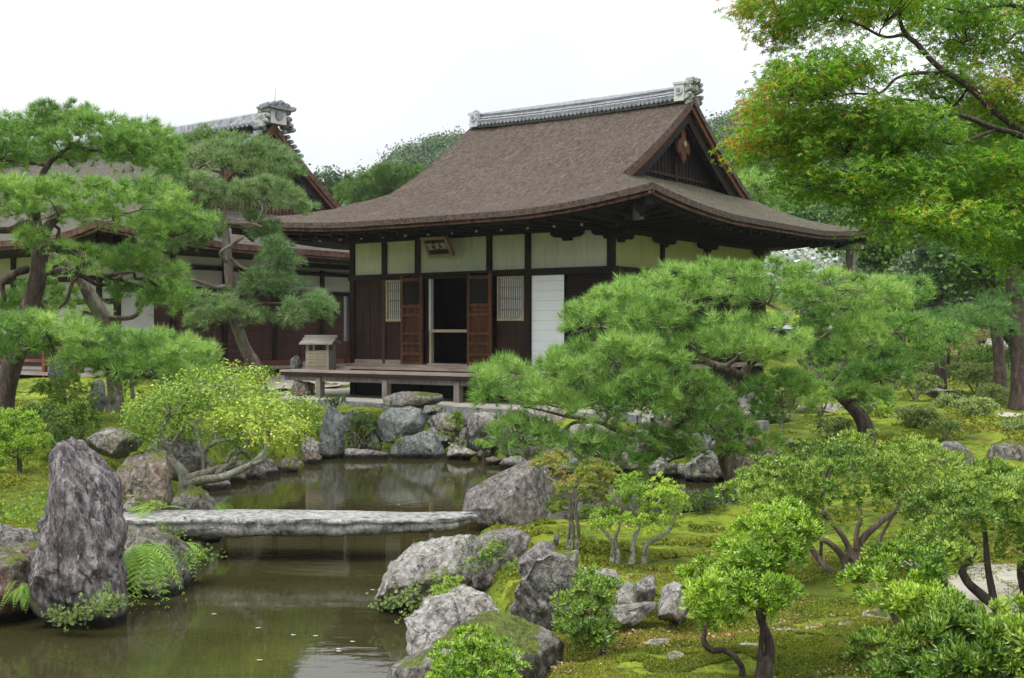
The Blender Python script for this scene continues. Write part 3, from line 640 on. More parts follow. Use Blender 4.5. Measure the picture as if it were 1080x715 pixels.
def rafter(parent, a, b, w=.035, hh=.07):
    a = np.array(a); b = np.array(b); d = b - a; s = np.array((-d[1], d[0], 0)); s = s / np.linalg.norm(s) * w
    g = Geo(); quadbox(g, a - s, a + s, b + s, b - s, hh); o = g.build('rafter', M['wood_black'], parent)
    return o
kk = 0
for x in np.arange(X0 - 1.6, XE + 1.7, .46):
    t = min(x - (X0 - ex), XE + ex - x); z = float(eave_z(t))
    y0 = 0 if X0 < x < XE else -(max(X0 - x, x - XE)); r_ = rafter(house, (x, y0, 4.22), (x, -1.90, z - .075)); kk += 1
for y in np.arange(-1.4, 6.9 + 1.6, .46):
    t = min(y + ey, 6.9 + ey - y); z = float(eave_z(t)); x0 = 0 if 0 < y < 6.9 else max(-y, y - 6.9)
    rafter(house, (XE + x0, y, 4.22), (1.90, y, z - .075))
rafter(house, (XE, 0, 4.2), (XE + 1.93, -1.93, 4.40), .07, .14); rafter(house, (XE, 6.9, 4.2), (XE + 1.93, 8.83, 4.40), .07, .14); rafter(house, (X0, 0, 4.2), (X0 - 1.93, -1.93, 4.40), .07, .14)
# white iron tips under the front eave, one at each metre
for x in np.arange(X0 + .2, XE + .3, .62):
    g = Geo(); g.box(x - .016, x + .016, -1.30, -1.26, 4.165, 4.205); g.build('rafter_tip', M['white_tip'], house)
g = Geo(); g.box(1.35, 1.50, -1.5, -1.35, 4.20, 4.42); g.build('corner_bracket', M['wood_post'], house)

# frame: posts, beams, panels
def pbox(name, mat, x0, x1, y0, y1, z0, z1, parent=house): return Geo().box(x0, x1, y0, y1, z0, z1).build(name, M[mat], parent)
ZS, ZN, ZT = 1.50, 3.47, 4.24
px_ = [X0, -5.91, -4.93, -2.96, -1.97, 0.0]; py_ = [0, 1.97, 3.94, 6.9]
for x in px_:
    full = x in (X0, -1.97, 0.0)
    pbox('post', 'wood_dark', x - .065, x + .065, -.07, .06, ZS if full else ZN + .011, ZT + .1)
for y in py_[1:]:
    pbox('post', 'wood_dark', -.06, .075, y - .06, y + .06, .8, ZT + .1)
for x in (X0, -4.93, -2.96, 0.0):
    pbox('floor_post', 'wood_black', x - .075, x + .075, -.05, .1, .7, ZS)
pbox('upper_beam', 'wood_darkx', X0 - .1, .1, -.085, .05, ZN - .12, ZN + .01)
pbox('top_plate', 'wood_darkx', X0 - .3, .3, -.10, .05, 4.20, 4.34)
pbox('side_beam', 'wood_dark', -.05, .088, .09, 6.95, ZN - .12, ZN + .01)
pbox('side_top_plate', 'wood_dark', -.05, .095, .08, 7.2, 4.14, 4.34)
pbox('sill_beam', 'wood_deck', X0 - .12, .12, -.12, .05, ZS - .10, ZS)
for a, b in zip(px_[:-1], px_[1:]): pbox('cream_panel', 'plaster', a + .065, b - .065, -.02, .03, ZN + .01, 4.20)
for a, b in zip(py_[:-1], py_[1:]): pbox('olive_panel', 'plaster_olive', -.03, .02, a + .06, b - .06, ZN + .01, 4.15)
pbox('side_wall', 'wood_black', -.03, .02, .06, 6.84, .8, ZN - .12)
pbox('rear_wall', 'wood_black', X0, 0, 6.85, 6.9, .8, ZT); pbox('west_wall', 'wood_black', X0 - .03, X0 + .02, .06, 6.84, .8, ZT)
pbox('side_sill', 'wood_deck', -.05, .12, .08, 6.95, ZS - .1, ZS)
g = Geo()
for y in np.arange(.1, 6.8, .085): g.box(.02, .032, y, y + .045, 1.52, ZN - .13)
g.build('side_slats', M['wood_dark'], house)
# bracket blocks under the plates (scalloped ends)
def boat(parent, c, axis, w=.62, zt=4.20, d0=-.10, d1=-.055):
    pts = [(c - w / 2, zt), (c - w / 2 + .02, zt - .07), (c - w / 2 + .10, zt - .115), (c - .12, zt - .13), (c - .1, zt - .19), (c + .1, zt - .19), (c + .12, zt - .13), (c + w / 2 - .10, zt - .115), (c + w / 2 - .02, zt - .07), (c + w / 2, zt)]
    g = Geo(); g.prism(pts, axis, d0, d1); g.build('bracket', M['wood_black'], parent)
for x in (-1.97 + 1.0, 0.0): boat(house, x, 'y', .8, 4.201, -.13, -.07)
for y in (0.2, 1.97, 3.94, 6.8): boat(house, y, 'x', .95, 4.141, .07, .13)
# board walls with vertical grooves
def boards(x0, x1, z0, z1, mat='wood_board', w=.24):
    g = Geo(); n = max(1, int(round((x1 - x0) / w))); s = (x1 - x0) / n
    for i in range(n): g.box(x0 + i * s + .004, x0 + (i + 1) * s - .004, -.015 - .004 * (i % 2), .02, z0, z1)
    return g.build('board_wall', M[mat], house)
boards(X0 + .065, -5.88, ZS, ZN - .12); pbox('narrow_post', 'wood_door', -5.96, -5.89, -.06, .03, ZS, ZN - .12)
boards(-5.89, -5.34, ZS, 2.42); boards(-2.78, -2.04, ZS, 2.42); pbox('lintel_board', 'wood_board', -5.89, -5.34, -.02, .02, 3.34, ZN - .12); pbox('lintel_board', 'wood_board', -2.78, -2.04, -.02, .02, 3.34, ZN - .12)
for a, b in ((X0 + .07, -5.96), (-5.88, -5.34), (-2.78, -2.05)): pbox('skirting', 'wood_deck', a, b, -.05, -.016, ZS, ZS + .09)
def lattice_window(x0, x1, z0, z1, nb=10):
    g = Geo(); t = .035
    g.box(x0, x1, -.045, .0, z0, z0 + .06); g.box(x0, x1, -.045, .0, z1 - t, z1); g.box(x0, x0 + t, -.044, .001, z0 + .06, z1 - t); g.box(x1 - t, x1, -.044, .001, z0 + .06, z1 - t)
    fr = g.build('window', M['wood_pale'], house)
    g = Geo(); g.box(x0 + t, x1 - t, .004, .012, z0 + .06, z1 - t); g.build('paper', M['paper'], fr)
    g = Geo()
    for i in range(nb):
        x = x0 + t + (x1 - x0 - 2 * t) * (i + .5) / nb; g.box(x - .0075, x + .0075, -.03, -.005, z0 + .06, z1 - t)
    for k in range(1, 4):
        z = z0 + (z1 - z0) * k / 4; g.box(x0 + t, x1 - t, -.036, -.031, z - .011, z + .011)
    g.build('lattice', M['wood_grey'], fr)
lattice_window(-5.87, -5.34, 2.42, 3.34, 8); lattice_window(-2.76, -2.08, 2.42, 3.34, 11)
# panelled door leaves slid open on the outer track
def door(x0, x1):
    t = .07; g = Geo(); y0, y1 = -.17, -.12
    g.box(x0, x0 + t, y0, y1, ZS, 3.42); g.box(x1 - t, x1, y0, y1, ZS, 3.42)
    rails = [ZS, ZS + .20, 1.98 - .05, 2.12, 2.52, 2.72, 3.30]
    for z in rails: g.box(x0 + t, x1 - t, y0 + .002, y1 - .002, z, z + .065)
    d = g.build('door', M['wood_door'], house)
    g = Geo()
    for za, zb in zip(rails[:-2], rails[1:-1]): g.box(x0 + t, x1 - t, -.132, -.124, za + .065, zb)
    g.build('door_panel', M['wood_panel'], d)
    g = Geo(); g.box(x0 + t, x1 - t, -.138, -.130, rails[-2] + .065, rails[-1]); g.build('screen', M['black'], d)
    g = Geo()
    for k in range(7):
        z = rails[-2] + .1 + k * .075; g.box(x0 + t, x1 - t, -.152, -.146, z, z + .010)
    for k in range(9):
        x = x0 + t + .03 + k * (x1 - x0 - 2 * t - .05) / 8; g.box(x - .005, x + .005, -.146, -.140, rails[-2] + .065, rails[-1])
    g.build('grid', M['wood_dark'], d)
door(-5.32, -4.70); door(-3.46, -2.82)
pbox('door_track', 'wood_darkx', -5.4, -2.75, -.20, -.09, 3.42, 3.47); pbox('door_track', 'wood_deck', -5.4, -2.75, -.20, -.125, ZS - .06, ZS)
pbox('door_post', 'wood_dark', -4.70, -4.61, -.06, .06, ZS, ZN - .12); pbox('door_post', 'wood_dark', -3.44, -3.30, -.03, .06, ZS, ZN - .12)
pbox('door_jamb', 'plaster_white', -4.61, -4.55, -.05, .04, 2.22, 3.34); pbox('door_jamb', 'wood_pale', -4.60, -4.54, -.05, .04, ZS, 2.18)
pbox('door_jamb', 'wood_pale', -3.50, -3.44, -.05, .04, ZS, 2.18); pbox('crossbar', 'wood_pale', -4.60, -3.44, -.055, -.02, 2.18, 2.24); pbox('threshold', 'wood_deck', -4.6, -3.44, -.11, .03, ZS, ZS + .03)
# dark room behind the door
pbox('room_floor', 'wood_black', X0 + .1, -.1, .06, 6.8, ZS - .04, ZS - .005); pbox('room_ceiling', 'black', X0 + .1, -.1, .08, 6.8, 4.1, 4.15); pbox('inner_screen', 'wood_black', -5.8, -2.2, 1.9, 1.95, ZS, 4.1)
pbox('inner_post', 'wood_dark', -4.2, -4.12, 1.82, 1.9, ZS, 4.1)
# tall white paper screen
g = Geo(); g.box(-1.90, -1.09, -.02, .02, ZS, ZN - .13); so = g.build('paper_screen', M['paper'], house)
g = Geo()
for k in range(9):
    z = ZS + .20 * (k + .6); g.box(-1.88, -1.11, -.023, -.021, z, z + .006)
g.build('paper_seam', M['plaster_white'], so)
g = Geo(); g.box(-1.91, -1.89, -.035, .03, ZS, ZN - .13); g.box(-1.09, -1.06, -.035, .03, ZS, ZN - .13); g.build('screen_frame', M['wood_dark'], so)
g = Geo(); g.box(-1.04, -.07, .0, .02, ZS, ZN - .13); sb = g.build('shutter', M['wood_black'], house)
g = Geo()
for z in np.arange(ZS + .03, ZN - .16, .062): g.box(-1.04, -.07, -.018, 0, z, z + .035)
g.build('shutter_slat', M['wood_darkx'], sb)
pbox('gutter_pipe', 'metal_grey', X0 - .16, X0 - .08, -.16, -.09, 2.0, 3.0); pbox('gutter_pipe', 'wood_door', X0 - .15, X0 - .09, -.15, -.10, ZS, 2.0)
# far eave support post
g = Geo(); g.box(1.62, 1.80, 8.30, 8.48, .9, 4.20); g.build('eave_post', M['wood_post'], house)
g = Geo(); g.box(1.2, 2.0, 8.32, 8.46, 4.20, 4.30); g.build('eave_post_head', M['wood_grey'], house)
# veranda: ledge, deck and its posts
pbox('ledge', 'wood_deck', X0 - .15, -2.5, -.42, -.13, ZS - .12, ZS - .06)
def planks(name, mat, x0, x1, y0, y1, z0, z1, n):
    g = Geo(); s = (y1 - y0) / n
    for i in range(n): g.box(x0, x1, y0 + i * s + .004, y0 + (i + 1) * s - .004, z0, z1)
    return g.build(name, M[mat], house)
planks('deck', 'wood_deck', -8.1, -1.2, -1.16, -.40, 1.31, 1.355, 5)
pbox('deck_fascia', 'wood_dark', -8.1, -1.2, -1.17, -1.12, 1.23, 1.308); pbox('deck_beam', 'wood_post', -8.0, -1.25, -1.10, -1.02, 1.12, 1.225)
for x in (-6.9, -4.93, -2.98): pbox('deck_post', 'wood_post', x - .07, x + .07, -1.13, -.99, .78, 1.20)
for x in (-7.5, -5.9, -3.9, -2.0):
    pbox('deck_joist', 'wood_black', x - .05, x + .05, -1.0, -.1, 1.20, 1.305)
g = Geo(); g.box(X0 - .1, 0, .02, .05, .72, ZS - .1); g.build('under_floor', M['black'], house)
# name plaque, tilted forward, with three characters
pl = Geo(); w_ = .52; 
Tm = Matrix.Translation((-4.02, -.42, 4.14)) @ Matrix.Rotation(R(35), 4, 'X')
g = Geo(); g.box(-w_ / 2 - .06, w_ / 2 + .06, -.02, .02, -.20, .20)
plq = g.build('plaque', M['wood_dark'], house); plq.matrix_local = Tm
plq.location = (-4.42 + .32, -.36, 4.02)
for (a, b, c_, d) in ((-w_ / 2 - .09, w_ / 2 + .09, -.25, -.18), (-w_ / 2 - .09, w_ / 2 + .09, .18, .25), (-w_ / 2 - .09, -w_ / 2 - .02, -.18, .18), (w_ / 2 + .02, w_ / 2 + .09, -.18, .18)):
    Geo().box(a, b, -.05, .03, c_, d).build('plaque_frame', M['gold'], plq)
try:
    fc = bpy.data.curves.new('plaque_writing', 'FONT'); fc.body = '\u5802\u6c42\u6771'; fc.size = .19; fc.align_x = 'CENTER'; fc.align_y = 'CENTER'; fc.extrude = .006
    fo = bpy.data.objects.new('tmp', fc); C.objects.link(fo); bpy.context.view_layer.update()
    me = bpy.data.meshes.new_from_object(fo.evaluated_get(bpy.context.evaluated_depsgraph_get())); bpy.data.objects.remove(fo)
    if len(me.vertices):
        to = bpy.data.objects.new('plaque_writing', me); C.objects.link(to); me.materials.clear(); me.materials.append(M['char']); to.parent = plq
        to.rotation_euler = (R(90), 0, 0); to.location = (0, -.03, 0)
except Exception as e:
    print('font', e)

# stone platform under the eaves

def L2W(x, y, z=0): return np.array((1.945 + .809 * x + .588 * y, 23.3 - .588 * x + .809 * y, z))
plat = empty('stone_platform', (1.945, 23.3, 0), RZ, 'low earthen platform edged with grey curb stones beneath the hall', 'platform')
g = Geo(); g.box(-9.6, 3.2, -2.2, 10, .2, .775); g.build('platform_floor', M['earth'], plat)
sheet('courtyard', M['earth'], [L2W(*q)[:2] for q in ((-9.5, -1.6), (-9.5, 11), (-4, 14), (-22, 14), (-22, 1), (-14, -.6))], .03)
rg = np.random.default_rng(3); x = -9.7
while x < 3.2:
    w = rg.uniform(1.1, 2.3); zt = .80 + rg.uniform(-.006, .006)
    g = Geo(); yj = rg.uniform(-.02, .02)
    n = 10; xs_ = np.linspace(x, x + w - .015, n)
    top = [(a, zt + .012 * noise3(np.array([a * 2, 0, 7.]))) for a in xs_]
    poly = top + [(xs_[-1], .48), (xs_[0], .48)]
    g.prism(poly, 'y', -2.46 + yj, -2.21); g.build('curb_stone', M['stone_curb'], plat); x += w
g = Geo()
for y in np.arange(-2.2, 9.9, 1.6): g.box(3.2, 3.42, y, y + 1.58, .48, .80)
g.build('side_curb', M['stone_curb'], plat)

# ------------------------------------------------------------ the second hall on the left
hall = empty('main_hall', (-6.76, 34.0, 0), RZ, 'larger hall behind the pines with tiled ridge, red-edged gable and red-brown plank walls', 'temple hall')
profh = [(0, 4.44), (1.6, 4.86), (3.2, 5.40), (4.6, 6.15), (6.0, 7.25), (7.0, 8.12)]
Fh, uh = roof_mesh(hall, M['roof_grey'], -21, 1.7, -16.5, 0.0, -7, 7, profh, 3.2, .16, .3, .5, edge_mat=M['bark_edge_red'])
gable_wall(hall, -.5, -7, 7, 3.2, Fh, 7.0, lattice=True)
g = Geo(); xa, xb = -15, -.2; n = 40
for i in range(n):
    x0 = xa + (xb - xa) * i / n; x1 = xa + (xb - xa) * (i + 1) / n - .012; z = 8.10 + .0006 * (x0 + 6) ** 2
    g.prism([(-.34, z), (-.30, z + .12), (-.2, z + .14), (-.17, z + .32), (-.08, z + .38), (.08, z + .38), (.17, z + .32), (.2, z + .14), (.30, z + .12), (.34, z)], 'x', x0, x1)
hr = g.build('ridge', M['tile_mid'], hall)
g = Geo()
for i in range(70):
    x = xb - .1 - i * .2; z = 8.08 + .0006 * (x + 6) ** 2
    g.prism([(x + .07 * math.cos(a), z + .02 + .07 * math.sin(a)) for a in np.linspace(0, 2 * math.pi, 9)[:-1]], 'y', -.42, -.32)
g.build('ridge_tile_end', M['tile'], hr)
g = Geo(); g.box(xb, xb + .36, -.30, .30, 8.10, 8.50); ge = g.build('ridge_end', M['plaster_white'], hall)
g = Geo()
for yy, dy in ((-.30, -.05),):
    g.prism([(xb + .22 + .15 * math.cos(a), 8.34 + .15 * math.sin(a)) for a in np.linspace(0, 2 * math.pi, 17)[:-1]], 'y', yy + dy, yy)
g.build('emblem_tile', M['tile'], ge); g = Geo()
g.prism([(.0 + .14 * math.cos(a), 8.34 + .14 * math.sin(a)) for a in np.linspace(0, 2 * math.pi, 17)[:-1]], 'x', xb + .36, xb + .41)
g.build('emblem_tile', M['tile'], ge)
g = Geo(); g.prism([(-.5, 8.53), (-.42, 8.60), (0, 8.74), (.42, 8.60), (.5, 8.53), (.4, 8.50), (-.4, 8.50)], 'x', xb - .05, xb + .5)
for a in (-.42, -.2, 0, .2, .42): g.tube([(xb + .1, a, 8.64 - abs(a) * .25), (xb + .5, a * 1.15, 8.70 - abs(a) * .3)], [.085, .075], 8, 1)
g.build('ridge_cap_tile', M['tile'], ge)
g = Geo()
for s in (-1, 1):
    for (yy, zz, rr) in ((.36, 8.46, .10), (.40, 8.28, .11), (.46, 8.12, .10), (.56, 8.00, .09)): g.tube([(xb - .02, s * yy, zz), (xb + .38, s * (yy + .02), zz)], [rr, rr * .8], 9, 1)
g.build('demon_tile', M['verdigris'], ge)
for s in (-1, 1):   # stepped tile ends down the verge
    g = Geo()
    for k in range(6):
        y = s * (.40 + k * .13); z = 7.80 - k * .12
        g.tube([(xb - .05, y, z + .13), (xb + .22, y, z + .13)], [.065, .065], 8, 1)
    g.build('verge_tile', M['tile_mid'], ge)
g = Geo(); g.tube([(xb + .2, 0, 8.7), (xb + .2, 0.02, 9.15)], [.012, .006], 5, 1); g.build('lightning_rod', M['wood_grey'], ge)
# walls of the hall
def hb(name, mat, x0, x1, y0, y1, z0, z1): return Geo().box(x0, x1, y0, y1, z0, z1).build(name, M[mat], hall)
wx = -.35
hb('gable_side_wall', 'plaster_white', wx - .1, wx, -5, 6.6, 3.35, 4.6)
for y in (-5, -3.3, -1.55, .3, 2.2, 4.2, 6.5): hb('post', 'wood_dark', wx - .06, wx + .07, y - .07, y + .07, 1.0, 4.7)
hb('beam', 'wood_dark', wx - .04, wx + .05, -5, 6.6, 3.86, 3.98); hb('beam', 'wood_dark', wx - .04, wx + .06, -5, 6.6, 3.28, 3.40)
g = Geo(); g.box(wx - .1, wx - .02, -5, 6.6, 1.0, 3.28); pw = g.build('plank_wall', M['wood_plank'], hall)
g = Geo()
for z in np.arange(1.42, 3.25, .115): g.box(wx - .02, wx + .004, -3.3, 6.5, z, z + .10)
g.build('plank', M['wood_plank'], pw)
for y in (-3.3, -2.1, -.3, 1.2): hb('door_stile', 'wood_plank', wx, wx + .03, y + .15, y + .24, 1.40, 3.28)
hb('white_door', 'plaster_white', wx - .01, wx + .02, -4.9, -3.9, 1.6, 3.2)
hb('base_beam', 'wood_red', wx - .05, wx + .12, -5.2, 6.6, 1.26, 1.40); hb('veranda_floor', 'wood_deck', wx, wx + .9, -5.6, 6.6, 1.18, 1.25)
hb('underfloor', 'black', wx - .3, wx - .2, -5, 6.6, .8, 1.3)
hb('soffit', 'wood_black', -.6, 1.5, -6.7, 6.7, 4.22, 4.26); hb('soffit', 'wood_black', -20.6, -.6, -6.8, -4.9, 4.22, 4.26)
# little tiled pent roof along the wall
g = Geo()
for k in range(14):
    y = -.2 + k * .5
    V = [(wx, y, 4.36), (wx, y + .40, 4.36), (wx + .75, y + .40, 4.20), (wx + .75, y, 4.20)]; quadbox(g, *V, .035)
g.build('shingle_edge', M['wood_grey'], hall)
hb('pent_beam', 'wood_dark', wx + .55, wx + .66, -.4, 6.8, 4.06, 4.19); hb('gutter', 'metal_grey', wx + .62, wx + .72, -.4, 6.8, 3.98, 4.05)
g = Geo(); quadbox(g, (wx, 3.6, 3.62), (wx, 6.2, 3.62), (wx + 1.2, 6.2, 3.22), (wx + 1.2, 3.6, 3.22), .05); g.build('low_roof', M['tile_pale'], hall)
# front of the hall facing the garden
hb('front_wall', 'plaster_white', -19, wx - .1, -5.0, -4.9, 1.1, 4.6)
for x in np.arange(-18.6, -.5, 1.95): hb('post', 'wood_dark', x - .08, x + .08, -5.08, -4.95, .9, 4.7)
for z in (2.9, 3.5): hb('beam', 'wood_darkx', -19, -.3, -5.04, -4.94, z, z + .14)
hb('board_wall', 'wood_plank', -9.6, -.5, -5.03, -4.9, 1.3, 2.0); hb('railing', 'wood_red', -19, .6, -6.2, -6.12, 1.75, 1.85); hb('railing', 'wood_red', -19, .6, -6.2, -6.12, 1.45, 1.52); hb('veranda_floor', 'wood_deck', -19, .6, -6.25, -5.05, 1.12, 1.2)
for x in np.arange(-18.6, .5, 1.3): hb('railing_post', 'wood_red', x - .05, x + .05, -6.21, -6.11, .9, 1.86)

# ------------------------------------------------------------ step stone, well cover, small things by the hall
def well():
    c = L2W(-7.32, -.62); r = empty('well_cover', (c[0], c[1], 1.356), R(-14), 'pale wooden lattice box with little plank roof standing on the deck', 'well cover')
    b = lambda n, m_, *a, p_=None: Geo().box(*a).build(n, M[m_], p_ or r)
    for x in (-.27, .27):
        for y in (-.2, .2): b('leg', 'wood_grey', x - .03, x + .03, y - .03, y + .03, 0, .62 if y > 0 else .62)
    g = Geo(); g.box(-.31, .31, -.24, -.22, .40, .47); g.box(-.31, .31, -.24, -.22, 0, .04); g.box(-.31, -.25, -.24, -.22, .04, .40); g.box(.25, .31, -.24, -.22, .04, .40)
    g.box(-.31, -.29, -.22, .24, 0, .47); g.box(.29, .31, -.22, .24, 0, .47); g.box(-.31, .31, .22, .24, 0, .47); fr = g.build('box', M['wood_grey'], r)
    g = Geo()
    for k in range(9): x = -.25 + .5 * (k + .5) / 9; g.box(x - .014, x + .014, -.236, -.226, .04, .40)
    for z in (.12, .20, .28, .34): g.box(-.25, .25, -.244, -.237, z, z + .022)
    g.build('lattice', M['wood_pale'], fr)
    g = Geo()
    for (y0, z0, y1, z1) in ((-.36, .62, -.2, .69), (-.22, .68, -.05, .74), (-.08, .735, .1, .77), (.08, .70, .3, .64)):
        quadbox(g, (-.44, y0, z0), (.44, y0, z0), (.44, y1, z1), (-.44, y1, z1), .03)
    g.build('plank_roof', M['wood_grey'], r)
    g = Geo(); g.box(-.44, .44, -.02, .05, .78, .83); g.build('ridge_pole', M['wood_grey'], r); r.scale = (.9, .9, .92)
well()
# ------------------------------------------------------------ rocks
ico = {}
def icosphere(s):
    if s not in ico:
        bm = bmesh.new(); bmesh.ops.create_icosphere(bm, subdivisions=s, radius=1)
        V = np.array([v.co[:] for v in bm.verts]); F = np.array([[v.index for v in f.verts] for f in bm.faces]); bm.free(); ico[s] = (V, F)
    return ico[s]
def rock(poly, Y, thick, mat, label, group=None, facets=9, rough=.10, sub=5, seed=None, flat=0.0, name='rock', cat='rock', sink=0.0):
    poly = np.array(poly, float); k = Y / FPX; seed = seed if seed is not None else int(abs(poly[0, 0] * 7 + poly[0, 1] * 13)) % 9973
    rng = np.random.default_rng(seed)
    q = np.stack([(poly[:, 0] - CX) * k, CAMZ - (poly[:, 1] - HOR) * k], 1)
    if sink: q[q[:, 1] < q[:, 1].min() + .3 * np.ptp(q[:, 1]), 1] -= sink
    c = np.array((q[:, 0].mean(), (q[:, 1].min() + q[:, 1].max()) / 2))
    if not inpoly(q, c[None])[0]: c = q.mean(0)
    V, F = icosphere(sub); D = V.copy()
    th = np.arctan2(D[:, 2], D[:, 0]); ang = np.linspace(-math.pi, math.pi, 361); rad = np.zeros(361)
    for i, a in enumerate(ang):
        d = np.array((math.cos(a), math.sin(a))); best = 0
        for j in range(len(q)):
            p0 = q[j] - c; e = q[(j + 1) % len(q)] - q[j]; det = d[0] * (-e[1]) + e[0] * d[1]
            if abs(det) < 1e-9: continue
            t = (p0[0] * (-e[1]) + e[0] * p0[1]) / det; u = (d[0] * p0[1] - d[1] * p0[0]) / det
            if t > 0 and -1e-6 <= u <= 1 + 1e-6: best = max(best, t)
        rad[i] = best
    Rr = np.interp(th, ang, rad); cp = np.hypot(D[:, 0], D[:, 2]); sp = D[:, 1]
    f = cp ** .72; u = np.stack([np.cos(th), np.sin(th)], 1)
    Pp = np.stack([c[0] + u[:, 0] * Rr * f, sp * thick * (1 - .25 * (D[:, 2] > 0) * D[:, 2]), c[1] + u[:, 1] * Rr * f], 1)
    ctr = np.array((c[0], 0, c[1])); size = (np.mean(rad) + thick) / 2
    # flat facets cut by planes in the rock's own proportions, then back to the outline's full size
    ctr[0] = (q[:, 0].min() + q[:, 0].max()) / 2; ctr[2] = (q[:, 1].min() + q[:, 1].max()) / 2
    half = np.array((np.ptp(q[:, 0]) / 2, thick, np.ptp(q[:, 1]) / 2)); Q = (Pp - ctr) / half
    for _ in range(facets + 2):
        n = unit(rng.normal(size=3) * np.array((.8, 1.0, .8)) + np.array((0, -.7 if rng.random() < .7 else .5, .1)))
        d = Q @ n; off = np.quantile(d, rng.uniform(.73, .96)); Q = Q - np.maximum(0, d - off)[:, None] * n * .85
    for ax_ in (0, 2):
        lo_, hi_ = Q[:, ax_].min(), Q[:, ax_].max(); c_, s_ = (lo_ + hi_) / 2, min(1.25, 2 / (hi_ - lo_)); Q[:, ax_] = np.clip((Q[:, ax_] - c_) * s_, -1, 1)
    Pp = Q * half + ctr
    dirn = unit(Pp - ctr); s = size
    w = Pp / s
    st = np.stack([w[:, 0] * 1.4 + w[:, 2] * .5, w[:, 1] * 1.4, w[:, 2] * .7], 1)
    disp = rough * (.9 * (1 - 2 * np.abs(noise3(st * 1.6 + seed, 1))) * .5 + .5 * fbm(w * 3.0 + seed, 4, 2) + .42 * (np.abs(fbm(st * 5 + seed, 3, 7)) - .4) - .30 * np.clip(.16 - np.abs(fbm(st * np.array((2.6, 2.6, 1.2)) + seed * .7, 3, 21)), 0, .16) / .16)
    Pp = Pp + dirn * (disp * s)[:, None]
    for ax_, a0, a1 in ((0, q[:, 0].min(), q[:, 0].max()), (2, q[:, 1].min(), q[:, 1].max())):
        l0, l1 = Pp[:, ax_].min(), Pp[:, ax_].max(); Pp[:, ax_] = a0 + (Pp[:, ax_] - l0) * (a1 - a0) / (l1 - l0)
    o = Geo().add(Pp + np.array((0, Y, 0)), F).build(name, M[mat], smooth=True, loc=(c[0], Y, max(0, q[:, 1].min())))
    tag(o, label, cat, group); return o
